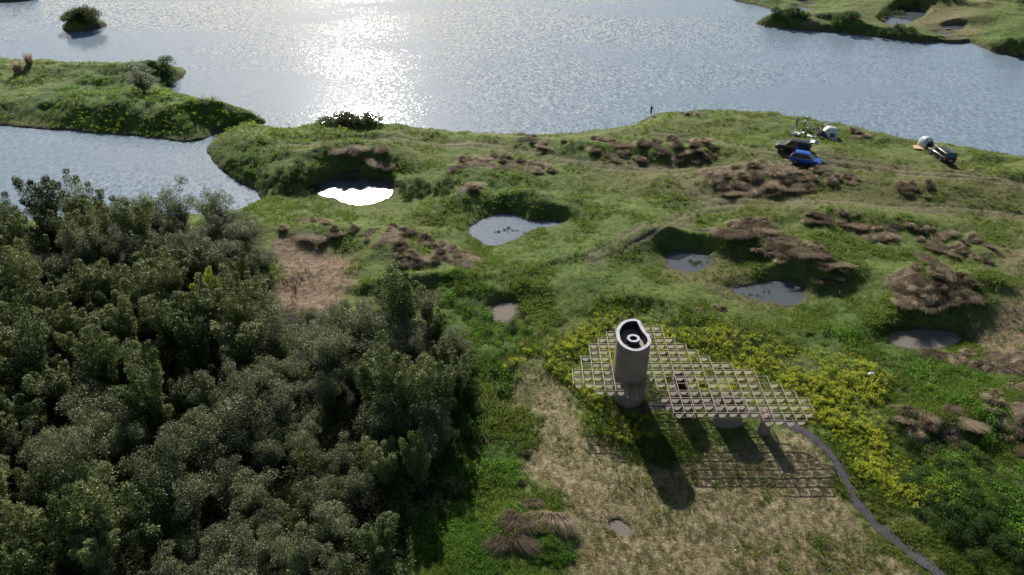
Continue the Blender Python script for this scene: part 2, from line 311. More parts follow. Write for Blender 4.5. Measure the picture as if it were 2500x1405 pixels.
def height(X, Y, fine=True):
    X = np.asarray(X, float); Y = np.asarray(Y, float)
    wx = X+fbm(X, Y, 9, 3, 1)*1.6; wy = Y+fbm(X, Y, 9, 3, 2)*1.6
    # small wobble of the shore
    sx = X+fbm(X, Y, 3, 3, 5)*.5; sy = Y+fbm(X, Y, 3, 3, 6)*.5
    land = np.full(X.shape, -15.0)
    for P in LANDS: land = np.maximum(land, sdf(sx, sy, P, 15))
    rise = 1.45*sstep(-.1, 6.0, land)+.32*sstep(-.15, .5, land)-.05
    h = np.where(land > 0, rise, np.maximum(-2.2, land*.45-.02))
    # hummocks
    px, py = PIX(X, Y)
    hum = fbm(wx, wy, 11, 4, 3); rid = 1-np.abs(fbm(wx*1.0+wy*.25, wy*1.35, 9, 3, 4))*2.2
    calm = np.exp(-(((X-17)/15)**2+((Y-41)/11)**2))           # the mown lawn by the pavilion is flat
    calm = np.maximum(calm, .75*sstep(34, 26, Y))
    amp = sstep(0, 5, land)*(1-.9*calm)
    h = h+amp*(.85*hum+.62*np.clip(rid, -.4, 1)*sstep(-.3, .5, fbm(X, Y, 25, 2, 7)))
    for (mx, my, rx, ry, hh, rot) in MOUNDS:
        cx, cy = G(mx, my, 1.5); c, s = math.cos(R(rot)), math.sin(R(rot))
        dx = wx-cx; dy = wy-cy; a = (dx*c+dy*s)/rx; b_ = (-dx*s+dy*c)/ry; q = a*a+b_*b_
        # sharper face on the near side
        h = h+hh*np.exp(-(q**1.25))*sstep(-.3, 2.0, land)
    flat = sstep(11.5, 8.5, np.hypot((X-16)*.75, (Y-50.5)*1.3))
    h = h*(1-flat)+1.7*flat
    lump = 0
    if fine:
        rough = sstep(.0, .8, land)*(1-.75*calm)
        l1 = fbm(X, Y, 1.7, 3, 8); l2 = fbm(X, Y, .55, 2, 9)
        lump = rough*(.10*np.maximum(l1, -.3)+.04*l2)+.02*l2
        h = h+lump
    c7 = PW['P7'][0].mean(0); f7 = np.exp(-((X-c7[0])**2+(Y-c7[1])**2)/12); h = h*(1-f7)+1.62*f7
    for k, (P, lv, _) in PW.items():
        d = sdf(sx*.8+X*.2+fbm(X, Y, .8, 2, 61)*.18, sy*.8+Y*.2, P, 4)
        sh = {'P1': 1.1, 'P2': 2.6, 'P3': 2.5, 'P4': 2.2, 'P7': .35, 'P5': 1.1}.get(k, 1.3)
        t = sstep(-.02, -sh, d)      # 0 at the rim -> 1 away
        rim = lv+.06+np.minimum(-d, 4)*.16
        h = np.where(d > -sh, np.where(d > 0, lv-.05-np.minimum(d, 1)*.35, np.minimum(rim, 50)*(1-t)+h*t), h)
        h = np.where((d <= 0) & (d > -4), np.maximum(h, lv+.03), h)
        if k != 'P7':
            d2 = sdf(X, Y, P, 16); cy_ = P[:, 1].mean(); side = sstep(P[:, 1].max()+2, P[:, 1].min()+.3, Y)
            cap = lv+.05+.11*np.clip(-d2, 0, 16)+.004*d2*d2; w_ = side*sstep(-14, -5, d2)*(d2 < 0)
            h = h*(1-w_)+np.minimum(h, cap+lump*.8)*w_
            h = np.where((d2 <= -.05) & (d2 > -4), np.maximum(h, lv+.02), h)
    for pts, w in TRACKS:
        d = polyline_dist(X, Y, TRK(pts)); h = h-.10*np.exp(-((d-.85)/.3)**2)
    return h

TRACKS = [([(700, 372), (850, 356), (1000, 350), (1150, 352), (1300, 372), (1400, 395), (1550, 410), (1700, 415), (1850, 412), (2050, 412), (2200, 432), (2350, 448), (2560, 462)], .30),
          ([(1600, 330), (1750, 358), (1880, 385), (2000, 402), (2150, 428), (2300, 445), (2560, 456)], .30),
          ([(1650, 415), (1700, 480), (1850, 500), (2000, 508), (2200, 515), (2400, 520), (2600, 540)], .35),
          ([(1450, 640), (1550, 590), (1640, 560), (1700, 520), (1800, 505)], .3)]
def polyline_dist(X, Y, pts, pad=3):
    d = np.full(X.shape, 99.0); lo = pts.min(0)-pad; hi = pts.max(0)+pad
    m = (X > lo[0]) & (X < hi[0]) & (Y > lo[1]) & (Y < hi[1]); x = X[m]; y = Y[m]; dd = np.full(x.shape, 99.0)
    for (ax, ay), (bx, by) in zip(pts, pts[1:]):
        ex, ey = bx-ax, by-ay; t = np.clip(((x-ax)*ex+(y-ay)*ey)/(ex*ex+ey*ey+1e-9), 0, 1)
        dd = np.minimum(dd, np.hypot(x-ax-t*ex, y-ay-t*ey))
    d[m] = dd; return d
def curve(pts, n=8):
    P = [np.array(p, float) for p in pts]; P = [2*P[0]-P[1]]+P+[2*P[-1]-P[-2]]; out = []
    for i in range(1, len(P)-2):
        for t in np.linspace(0, 1, n, endpoint=False):
            a, b, c, d = P[i-1], P[i], P[i+1], P[i+2]
            out.append(.5*((2*b)+(-a+c)*t+(2*a-5*b+4*c-d)*t*t+(-a+3*b-3*c+d)*t**3))
    out.append(P[-2]); return np.array(out)
_trk = {}
def TRK(pts):
    k = id(pts)
    if k not in _trk: _trk[k] = curve(GP(pts, 1.6))
    return _trk[k]
PATH = curve(GP([(1560, 1000), (1640, 985), (1740, 990), (1850, 1012), (1925, 1036), (1985, 1070), (2030, 1112), (2058, 1160), (2085, 1215), (2130, 1270), (2190, 1325), (2250, 1375), (2310, 1430), (2380, 1500)], 1.7))

# ------------------------------------------------------------------ land cover masks (0..1)
COVER = {
 'dry': [([(1290, 960), (1340, 930), (1400, 965), (1440, 1060), (1520, 1120), (1640, 1150), (1740, 1090), (1900, 1060), (1960, 1060), (2040, 1130), (2080, 1240), (2180, 1340), (2260, 1420), (2260, 1500), (1480, 1500), (1440, 1400), (1400, 1280), (1300, 1190), (1270, 1100)], 1.5, 1.0),
         ([(1890, 880), (1960, 875), (2010, 905), (2000, 935), (1930, 925)], .9, .9), ([(2080, 1130), (2160, 1200), (2240, 1300), (2330, 1400), (2280, 1420), (2180, 1290), (2090, 1190)], 1, .6), ([(1240, 880), (1330, 860), (1350, 900), (1280, 960), (1240, 1040), (1225, 1000)], 1, .8)],
 'soil': [([(675, 580), (740, 600), (830, 605), (900, 640), (870, 700), (800, 760), (740, 780), (690, 760), (670, 660)], 1.6, 1.0), ([(2390, 830), (2440, 740), (2500, 700), (2620, 690), (2620, 900), (2430, 870)], 2, .9), ([(2420, 640), (2480, 600), (2600, 600), (2600, 720), (2450, 690)], 2, .6),
          ([(2210, 45), (2290, 28), (2380, 30), (2390, 60), (2360, 95), (2330, 92), (2300, 55)], 4, .5), ([(1940, 30), (1990, 28), (2000, 75), (1980, 74)], 2, .5), ([(2380, -40), (2460, -30), (2430, 10), (2380, 30), (2350, 30)], 4, .5), ([(0, 280), (60, 285), (95, 300), (60, 312), (0, 310), (-100, 300)], 2, .8), ([(2420, 600), (2500, 590), (2520, 640), (2440, 660)], 2, .5)],
 'lush': [([(1060, 690), (1150, 650), (1200, 760), (1290, 780), (1300, 850), (1240, 880), (1230, 950), (1250, 1050), (1310, 1200), (1400, 1230), (1440, 1420), (1000, 1450), (1040, 1250), (1140, 1000), (1130, 850), (1060, 760)], 1.5, 1.0),
          ([(100, 290), (90, 240), (200, 200), (420, 160), (450, 180), (430, 225), (600, 275), (640, 295), (500, 325), (300, 315)], 2, .9), ([(1880, 45), (2000, 45), (2100, 60), (2290, 75), (2320, 96), (2200, 92), (1900, 62)], 3, .8), ([(2380, 60), (2500, 80), (2600, 150), (2440, 118)], 3, .7), ([(510, 345), (600, 310), (700, 320), (760, 340), (700, 400), (640, 440), (560, 425)], 2, .6), ([(960, 480), (1100, 430), (1380, 440), (1460, 560), (1420, 540), (1150, 520)], 3, .5), ([(1450, 560), (1650, 540), (1700, 600), (1600, 640), (1450, 620)], 2, .5),
          ([(1980, 690), (2150, 760), (2400, 880), (2500, 950), (2600, 1500), (2360, 1400), (2180, 1130), (2180, 940), (2020, 860), (1830, 780)], 2.5, .7), ([(1900, 1020), (1960, 1040), (1990, 1090), (1900, 1070), (1780, 1060), (1800, 1020)], .8, .7), ([(1150, 600), (1450, 580), (1600, 660), (1500, 760), (1250, 740), (1170, 690)], 3, .45)],
 'olive': [([(1600, 640), (1680, 605), (1760, 620), (1850, 680), (1960, 680), (1980, 750), (1850, 740), (1720, 700), (1620, 680)], 1.5, 1.0), ([(1350, 410), (1700, 400), (2100, 380), (2500, 430), (2600, 600), (2300, 520), (1900, 520), (1600, 490)], 4, .6), ([(1250, 340), (1500, 300), (1750, 290), (1850, 340), (1600, 340), (1300, 350)], 3, .2),
           ([(1980, 60), (2100, 20), (2200, 10), (2350, 20), (2300, 90), (2050, 78)], 5, .6)],
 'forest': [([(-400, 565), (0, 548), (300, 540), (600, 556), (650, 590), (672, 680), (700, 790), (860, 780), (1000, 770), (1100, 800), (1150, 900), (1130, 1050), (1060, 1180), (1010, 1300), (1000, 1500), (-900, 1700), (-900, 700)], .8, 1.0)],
 'rape': [([(1270, 925), (1300, 870), (1400, 800), (1500, 772), (1620, 772), (1700, 786), (1800, 815), (1900, 840), (2010, 865), (2110, 895), (2170, 940), (2160, 1010), (2100, 1010), (2130, 1080), (2190, 1160), (2230, 1260), (2200, 1270), (2100, 1180), (2030, 1090), (1970, 1035), (1880, 1020), (1740, 985), (1600, 1060), (1560, 1100), (1470, 1080), (1430, 1000), (1390, 935), (1330, 915)], 1.0, 1.0),
          ([(100, 275), (200, 235), (400, 225), (520, 255), (600, 280), (560, 305), (450, 320), (300, 312), (120, 300)], 2, .6), ([(520, 330), (600, 308), (700, 330), (720, 350), (600, 350)], 2, .3), ([(30, 195), (110, 200), (100, 225), (30, 230)], 2, .7), ([(0, 240), (60, 245), (60, 260), (0, 262)], 2, .7), ([(160, 155), (420, 155), (380, 175), (180, 180)], 2, .3), ([(2150, 1120), (2260, 1150), (2330, 1250), (2290, 1300), (2200, 1230)], 1.5, .35),
          ([(1230, 890), (1290, 850), (1330, 900), (1290, 930)], 1, .6), ([(700, 300), (1000, 310), (1000, 330), (760, 340)], 2, .2), ([(240, 45), (180, 45), (160, 62), (230, 64)], 1, .3)],
}
CW = {k: [(smoothpoly(GP(p, 1.5), 1), soft, w) for p, soft, w in v] for k, v in COVER.items()}
def cover(k, X, Y):
    X = np.asarray(X, float); Y = np.asarray(Y, float)
    o = {'dry': 11, 'soil': 12, 'lush': 13, 'olive': 14, 'forest': 15, 'rape': 16}[k]
    jx = fbm(X, Y, 4, 3, o)*1.8; jy = fbm(X, Y, 4, 3, o+.5)*1.8
    r = np.zeros(X.shape)
    for P, soft, w in CW[k]: r = np.maximum(r, w*sstep(-soft, soft, sdf(X+jx, Y+jy, P, 6)))
    return r

# ------------------------------------------------------------------ terrain sheet
NX, k_ = 940, .0031
ys = [10.0]
while ys[-1] < 380: ys.append(ys[-1]+k_*(.62*ys[-1]+26))
ys = np.array(ys); us = np.linspace(-1, 1, NX)
YY = np.repeat(ys[:, None], NX, 1); XX = us[None, :]*(.64*YY+28)
ZZ = height(XX, YY)
NY = len(ys); idx = np.arange(NX*NY).reshape(NY, NX)
F = np.stack([idx[:-1, :-1], idx[:-1, 1:], idx[1:, 1:], idx[1:, :-1]], -1).reshape(-1, 4)
me = npmesh('ground', np.stack([XX, YY, ZZ], -1).reshape(-1, 3), F, smooth=True)
masks = {k: cover(k, XX, YY) for k in COVER}
tr = np.zeros(XX.shape); jx = fbm(XX, YY, 5, 2, 21)*.7
for pts, w in TRACKS:
    P = curve(GP(pts, 1.6)); d = polyline_dist(XX+jx*.4, YY+jx, P)
    tr = np.maximum(tr, .95*np.exp(-((d-.85)/(w*1.25))**2)); tr = np.maximum(tr, .45*np.exp(-(d/1.5)**2))
masks['track'] = tr
# wet rim
wet = np.zeros(XX.shape)
for P in LANDS: wet = np.maximum(wet, sstep(1.1, .2, np.abs(sdf(XX, YY, P, 5))))
for k, (P, lv, _) in PW.items(): d = sdf(XX, YY, P, 5); wet = np.maximum(wet, sstep(-.8 if k != 'P7' else -.35, -.05, d))
masks['wet'] = wet
for k, a in masks.items():
    at = me.attributes.new(k, 'FLOAT', 'POINT'); at.data.foreach_set('value', a.astype(np.float32).ravel())

gm, n, l, b = newmat('ground_cover_soil')
tc = n.new('ShaderNodeTexCoord')
def noise(scale, det=5, rough=.6, dist=0):
    t = n.new('ShaderNodeTexNoise'); t.inputs['Scale'].default_value = scale; t.inputs['Detail'].default_value = det; t.inputs['Roughness'].default_value = rough; t.inputs['Distortion'].default_value = dist
    l.new(tc.outputs['Object'], t.inputs['Vector']); return t.outputs['Fac']
def ramp(src, *st):
    r = n.new('ShaderNodeValToRGB'); e = r.color_ramp.elements
    e[0].position, e[0].color = st[0][0], (*st[0][1], 1); e[1].position, e[1].color = st[-1][0], (*st[-1][1], 1)
    for p, c in st[1:-1]: q = e.new(p); q.color = (*c, 1)
    l.new(src, r.inputs[0]); return r.outputs[0]
def mix(f, a, b_):
    x = n.new('ShaderNodeMix'); x.data_type = 'RGBA'; l.new(f, x.inputs['Factor']); l.new(a, x.inputs[6]); l.new(b_, x.inputs[7]); return x.outputs[2]
def math_(op, a, b_, clamp=False):
    x = n.new('ShaderNodeMath'); x.operation = op; x.use_clamp = clamp
    for i, v in enumerate((a, b_)):
        if isinstance(v, (int, float)): x.inputs[i].default_value = v
        else: l.new(v, x.inputs[i])
    return x.outputs[0]
def att(k):
    a = n.new('ShaderNodeAttribute'); a.attribute_name = k; return a.outputs['Fac']
nf, nm, nb, nvf = noise(3.2, 6, .7), noise(.55, 5, .6, .4), noise(.09, 4), noise(9, 4, .7)
grass = mix(ramp(nb, (.35, (.2,)*3), (.65, (.8,)*3)), ramp(nm, (.3, (.048, .090, .012)), (.5, (.082, .136, .020)), (.72, (.122, .168, .034))),
            ramp(nm, (.3, (.060, .084, .016)), (.5, (.096, .128, .028)), (.72, (.145, .162, .048))))
grass = mix(math_('MULTIPLY', ramp(nf, (.38, (0,)*3), (.7, (1,)*3)), .6), grass, ramp(nf, (.2, (.04, .06, .015)), (.8, (.17, .17, .07))))
lush = ramp(nm, (.3, (.030, .066, .012)), (.5, (.055, .108, .018)), (.72, (.095, .155, .03)))
dry = mix(ramp(noise(8.5, 5, .65), (.42, (0,)*3), (.52, (1,)*3)), ramp(nvf, (.3, (.085, .095, .035)), (.7, (.15, .145, .06))), ramp(nvf, (.3, (.185, .160, .085)), (.7, (.315, .270, .155))))
dry = mix(math_('MULTIPLY', ramp(nm, (.48, (0,)*3), (.60, (1,)*3)), .75), dry, ramp(nf, (.3, (.26, .205, .125)), (.7, (.38, .31, .205))))
soil = ramp(nf, (.3, (.13, .085, .055)), (.5, (.21, .145, .10)), (.7, (.28, .205, .15)))
soil = mix(math_('MULTIPLY', ramp(nm, (.55, (0,)*3), (.65, (1,)*3)), .5), soil, grass)
olive = ramp(nf, (.3, (.075, .072, .028)), (.5, (.12, .11, .045)), (.7, (.17, .15, .07)))
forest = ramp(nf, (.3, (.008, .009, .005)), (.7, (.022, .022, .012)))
mud = ramp(nf, (.3, (.05, .042, .028)), (.7, (.11, .092, .065)))
c = mix(att('olive'), grass, olive); c = mix(att('lush'), c, lush); c = mix(att('soil'), c, soil); c = mix(att('dry'), c, dry)
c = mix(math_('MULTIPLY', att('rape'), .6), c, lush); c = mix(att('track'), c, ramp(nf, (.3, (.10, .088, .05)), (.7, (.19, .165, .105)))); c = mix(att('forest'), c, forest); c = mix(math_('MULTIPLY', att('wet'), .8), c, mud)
l.new(c, b.inputs['Base Color']); b.inputs['Roughness'].default_value = .9; b.inputs['Specular IOR Level'].default_value = .15
bp = n.new('ShaderNodeBump'); bp.inputs['Strength'].default_value = 1.0; bp.inputs['Distance'].default_value = .16; l.new(noise(4.5, 8, .75), bp.inputs['Height'])
bp2 = n.new('ShaderNodeBump'); bp2.inputs['Strength'].default_value = .8; bp2.inputs['Distance'].default_value = .38; l.new(noise(1.3, 6, .7, .5), bp2.inputs['Height']); l.new(bp.outputs[0], bp2.inputs['Normal'])
l.new(bp2.outputs[0], b.inputs['Normal'])
ground = link('ground', me, None, gm); tag(ground, kind='structure')

# far sheet under everything, out to the horizon
fb = MB(); fb.poly([(-4000, -400, -2.6), (4000, -400, -2.6), (4000, 5000, -2.6), (-4000, 5000, -2.6)]); tag(fb.build('lake_bed', pmat('bed', (.06, .055, .04), .9)), kind='structure')
lk = MB(); lk.poly([(-4000, -400, 0), (4000, -400, 0), (4000, 5000, 0), (-4000, 5000, 0)]); tag(lk.build('lake_water', M['lake']), kind='structure')
for k, (P, lv, mk) in PW.items():
    c0 = P.mean(0); d = P-c0; L = np.hypot(d[:, 0], d[:, 1])[:, None]; Q = P+d/L*.5
    mb = MB(); mb.poly([(x, y, lv) for x, y in Q]); tag(mb.build('pond_water' if k != 'P7' else 'puddle', M[mk]), kind='structure')
# gravel path: a thin curved sheet draped on the ground
PL = []
for i, p in enumerate(PATH):
    t = PATH[min(i+1, len(PATH)-1)]-PATH[max(i-1, 0)]; t = t/np.hypot(*t); nn = np.array([-t[1], t[0]])
    w = .47+.06*math.sin(i*1.7)+.05*math.sin(i*.6)+.05*math.sin(i*3.1)
    PL.append([p+nn*w*q for q in (-1, -.5, 0, .5, 1)])
PL = np.array(PL); hz = height(PL[..., 0], PL[..., 1], True); hz = hz.max(1, keepdims=True)+.03+0*hz; hz[:, [0, -1]] -= .05
ii = np.arange(PL.shape[0]*5).reshape(-1, 5); F = np.stack([ii[:-1, :-1], ii[:-1, 1:], ii[1:, 1:], ii[1:, :-1]], -1).reshape(-1, 4)
tag(link('gravel_path', npmesh('gravel_path', np.concatenate([PL, hz[..., None]], -1).reshape(-1, 3), F, True), None, M['gravel']), kind='structure')

def hat(x, y): return float(height(np.array([x]), np.array([y]))[0])
def at(px, py, it=4):
    """point of the ground seen at a photo pixel"""
    z = 1.5
    for _ in range(it):
        x, y = G(px, py, z); z = .5*z+.5*hat(x, y)
    x, y = G(px, py, z); return x, y, hat(x, y)

# ------------------------------------------------------------------ foliage builders
def leaves(C, Rr, nper, ll, lw, up=.35, droop=.3, shell=.55, squash=1.0, seed=0):
    """leaf-sized rhombi in puffs around centres C (n,3) with radii Rr"""
    g = np.random.default_rng(seed); C = np.repeat(C, nper, 0); Rr = np.repeat(Rr, nper, 0); N = len(C)
    d = g.normal(size=(N, 3)); d /= np.linalg.norm(d, axis=1)[:, None]
    r = shell+(1-shell)*g.random((N, 1))**.7; r *= 1+.25*g.normal(size=(N, 1))*.5
    p = C+d*r*Rr*np.array([1, 1, squash])
    a = d*np.array([1, 1, .4])+g.normal(size=(N, 3))*.55; a[:, 2] -= droop; a /= np.linalg.norm(a, axis=1)[:, None]
    nrm = g.normal(size=(N, 3))*.6+d*.6+np.array([0, 0, up]); s = np.cross(a, nrm); s /= np.linalg.norm(s, axis=1)[:, None]+1e-9
    L = ll*(.6+.8*g.random((N, 1))); Wd = lw*(.6+.8*g.random((N, 1)))
    V = np.stack([p, p+a*L*.45+s*Wd*.5, p+a*L, p+a*L*.45-s*Wd*.5], 1).reshape(-1, 3)
    return V, np.arange(4*N).reshape(-1, 4)
def blades(N, spread, hgt, outl, width, seed=0, seg=2, base_r=.1, droop=1.0, lean=(0, 0)):
    """arching grass blades from a base patch"""
    g = np.random.default_rng(seed); an = g.random(N)*2*math.pi; br = base_r*np.sqrt(g.random(N))
    rr = outl*(.15+.85*g.random(N)); hh = hgt*(.55+.45*g.random(N)); ts = np.linspace(0, 1, seg+1)
    bx = br*np.cos(an); by = br*np.sin(an); a2 = an+g.normal(size=N)*.35
    pts = []
    for t in ts:
        o = rr*t**1.3; z = hh*(math.sin(math.pi*min(t, 1)*.5*(1+.55*droop))) if droop > 0 else hh*t
        pts.append(np.stack([bx+o*np.cos(a2)+lean[0]*t*t, by+o*np.sin(a2)+lean[1]*t*t, z+0*o], -1))
    sd = np.stack([-np.sin(a2), np.cos(a2), 0*a2], -1); V = []
    for i, t in enumerate(ts):
        w = width*(1-.75*t)*(.7+.6*g.random(N))[:, None]; V += [pts[i]-sd*w/2, pts[i]+sd*w/2]
    V = np.stack(V, 1); m = V.shape[1]; base = np.arange(N)[:, None]*m; F = []
    for i in range(seg): F.append(np.stack([2*i+base[:, 0], 2*i+1+base[:, 0], 2*i+3+base[:, 0], 2*i+2+base[:, 0]], -1))
    return V.reshape(-1, 3), np.concatenate(F)
def joinm(parts):
    V, F, I, o = [], [], [], 0
    for v, f, mi in parts: V.append(v); F.append(f+o); I.append(np.full(len(f), mi)); o += len(v)
    return np.concatenate(V), np.concatenate(F), np.concatenate(I)
def scatter(protos, P, sc, rz, pick, tilt=None):
    """tile prototype arrays over points -> one mesh"""
    V, F, I, o = [], [], [], 0
    for k, (pv, pf, pi) in enumerate(protos):
        m = pick == k; q = P[m]; s = sc[m]; a = rz[m]; nn = len(q)
        if not nn: continue
        c, sn = np.cos(a)[:, None], np.sin(a)[:, None]
        x = pv[None, :, 0]*c-pv[None, :, 1]*sn; y = pv[None, :, 0]*sn+pv[None, :, 1]*c; z = np.broadcast_to(pv[None, :, 2], x.shape)
        v = np.stack([x, y, z], -1)*s[:, None, None]+q[:, None, :]
        f = pf[None]+(np.arange(nn)*len(pv))[:, None, None]+o
        V.append(v.reshape(-1, 3)); F.append(f.reshape(-1, pf.shape[1])); I.append(np.tile(pi, nn)); o += nn*len(pv)
    return np.concatenate(V), np.concatenate(F), np.concatenate(I)
def view_points(N, ymin=30, ymax=210, power=1.0, seed=1):
    """points on the land inside (and a little round) the view, denser where near"""
    g = np.random.default_rng(seed); u = g.random(N)
    a = 1/ymin**power; b_ = 1/ymax**power; y = (a+(b_-a)*u)**(-1/power)
    x = (g.random(N)*2-1)*(.60*y+20); return x, y

# ------------------------------------------------------------------ grass, weeds, rape: stuff
def lay(name, label, cat, protos, X, Y, keep, sc, mats, seed, sink=.02):
    g = np.random.default_rng(seed); m = g.random(len(X)) < keep; X, Y, sc = X[m], Y[m], sc[m]
    Z = height(X, Y); ok = Z > .12; X, Y, Z, sc = X[ok], Y[ok], Z[ok], sc[ok]
    V, F, I = scatter(protos, np.stack([X, Y, Z-sink], -1), sc, g.random(len(X))*6.283, g.integers(0, len(protos), len(X)))
    o = link(name, npmesh(name, V, F, False, I, mats)); tag(o, label, cat, kind='stuff'); return o
def inwater(X, Y):
    w = np.zeros(len(X), bool)
    for k, (P, lv, _) in PW.items(): w |= sdf(X, Y, P, 3) > -.25
    return w
def pad0(f):
    return f
def proto_grass(i): v, f = blades(22, .1, .17, .16, .030, 40+i, 1, .16, 0); return v, f, np.zeros(len(f), int)
X, Y = view_points(170000, 32, 215, 1.05, 3)
ln = cover('lush', X, Y); dn = cover('dry', X, Y); sn_ = cover('soil', X, Y); fn = cover('forest', X, Y); on = cover('olive', X, Y)
dn = np.clip(dn*1.25, 0, 1); pd = polyline_dist(X, Y, PATH); tk = np.zeros(len(X))
for pts, w in TRACKS: tk = np.maximum(tk, np.exp(-(polyline_dist(X, Y, curve(GP(pts, 1.6)))/1.3)**2))
clump = sstep(-.35, .35, fbm(X, Y, 3.5, 3, 31))
base = np.clip((1-fn)*(1-.8*sn_)*(1-.9*tk)*(pd > .44)*(~inwater(X, Y)), 0, 1)
lay('grass', 'short green grass growing over the hummocky meadow', 'grass', [proto_grass(i) for i in range(5)], X, Y, base*(1-.93*dn)*(.25+.75*clump)*(1-.5*on), (.6+.9*clump)*(.7+.6*rng.random(len(X))), [M['grass']], 11)
lay('dry_grass', 'thin straw coloured grass of the worn lawn before the pavilion', 'dry grass', [proto_grass(i+7) for i in range(4)], X, Y, base*np.clip(dn*.3+on*.3+.04, 0, 1), .55+.4*rng.random(len(X)), [M['drygrass']], 12)
def proto_weed(i):
    g = np.random.default_rng(60+i); c = g.normal(size=(5, 3))*np.array([.22, .22, .05])+np.array([0, 0, .16])
    v, f = leaves(c, np.full((5, 1), .2), 22, .13, .06, seed=60+i, shell=.3, squash=.8, droop=0); return v, f, np.zeros(len(f), int)
X, Y = view_points(60000, 32, 190, .9, 4); ln = cover('lush', X, Y); pd = polyline_dist(X, Y, PATH)
lay('weed_cover', 'bright green leafy weeds in low cushions between grove and lawn', 'weeds', [proto_weed(i) for i in range(5)], X, Y, sstep(.5, .95, ln)*(pd > .8)*(~inwater(X, Y))*(1-cover('forest', X, Y))*sstep(-.25, .25, fbm(X, Y, 2.6, 3, 33))*(1-.9*cover('dry', X, Y))*sstep(260, 120, Y), (.7+1.1*rng.random(len(X))*sstep(-.4, .4, fbm(X, Y, 2, 2, 34))), [M['weed']], 13)
def proto_stem(i): v, f = blades(6, .1, .95, .22, .022, 180+i, 1, .10, 0); return v, f, np.zeros(len(f), int)
Xs, Ys = view_points(9000, 45, 190, .5, 19)
lay('dry_stems', 'thin dark dry stems of last year standing out of the grass', 'dry stems', [proto_stem(i) for i in range(4)], Xs, Ys, (1-cover('forest', Xs, Ys))*(1-cover('dry', Xs, Ys))*(~inwater(Xs, Ys))*(.15+.6*(fbm(Xs, Ys, 9, 3, 71) > .1)), .6+.7*rng.random(len(Xs)), [M['tuss']], 18)
wp = []
gw = np.random.default_rng(77)
for k, nw, (mx, my) in (('P2', 16, (.1, -.5)), ('P3', 22, (.9, -.4)), ('P8', 12, (-.5, -1.5)), ('P4', 8, (-1.5, .2))):
    P, lv, _ = PW[k]; c0 = P.mean(0)
    for _ in range(nw): wp.append((c0[0]+mx+gw.normal()*.7, c0[1]+my+gw.normal()*.45, lv+.004))
wp = np.array(wp); V, F, I = scatter([proto_weed(i) for i in range(3)], wp-np.array([0, 0, .09]), .35+.35*gw.random(len(wp)), gw.random(len(wp))*6.28, gw.integers(0, 3, len(wp)))
tag(link('pond_weed', npmesh('pond_weed', V*1, F, False, I, [M['bush']])), 'thin mats of floating pond weed on the small ponds', 'pond weed', kind='stuff')
def proto_under(i):
    g = np.random.default_rng(160+i); c = g.normal(size=(7, 3))*np.array([.5, .5, .22])+np.array([0, 0, .6])
    v, f = leaves(c, np.full((7, 1), .45), 34, .18, .07, seed=160+i, shell=.3, droop=.2); return v, f, np.zeros(len(f), int)
Xu, Yu = view_points(26000, 27, 120, .4, 14); fu = cover('forest', Xu, Yu)
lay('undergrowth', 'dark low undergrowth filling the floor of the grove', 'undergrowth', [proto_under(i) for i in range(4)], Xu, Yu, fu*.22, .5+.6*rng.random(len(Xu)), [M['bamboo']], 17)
def proto_rape(i):
    g = np.random.default_rng(80+i); a, bf = blades(7, .1, .8, .28, .028, 80+i, 1, .08, 0)
    tips = a.reshape(-1, 4, 3)[:, 2:].mean(1); tips[:, 2] *= .95+.12*g.random(len(tips))
    lv, lf = leaves(np.array([[0, 0, .22], [.05, .02, .4], [-.05, .03, .55]]), np.array([[.22], [.2], [.16]]), 9, .16, .06, seed=90+i, shell=.2)
    fv, ff = leaves(tips, np.full((len(tips), 1), .13), 7, .08, .07, seed=95+i, shell=.2, up=1.0, droop=0)
    return joinm([(a, bf, 0), (lv, lf, 0), (fv, ff, 1)])
def rape_plain(i):
    V, F, I = proto_rape(i+20); m = I == 0; return V, F[m], I[m]
X, Y = view_points(150000, 34, 175, .6, 5); rn = cover('rape', X, Y); pd = polyline_dist(X, Y, PATH)
from_t = ((X-PAV[0])**2/3.6+(Y-PAV[1])**2/7) > 1.3
lay('rapeseed', 'yellow flowering rapeseed standing round the pavilion and on the islets', 'rapeseed', [proto_rape(i) for i in range(8)]+[rape_plain(i) for i in range(5)], X, Y,
    rn*(pd > .95)*from_t*(~inwater(X, Y))*np.where((Y < 52.5) & (X < 14.5), .3, 1)*(.26+.70*sstep(-.5, .3, fbm(X, Y, 1.6, 3, 41)))*(1-.8*((cover('dry', X, Y) > .5)))*.95, (.38+.62*rng.random(len(X))*sstep(-.5, .5, fbm(X, Y, 3, 2, 42)))*(1+.25*(Y > 100)), [M['rape_green'], M['rape_yellow']], 14)

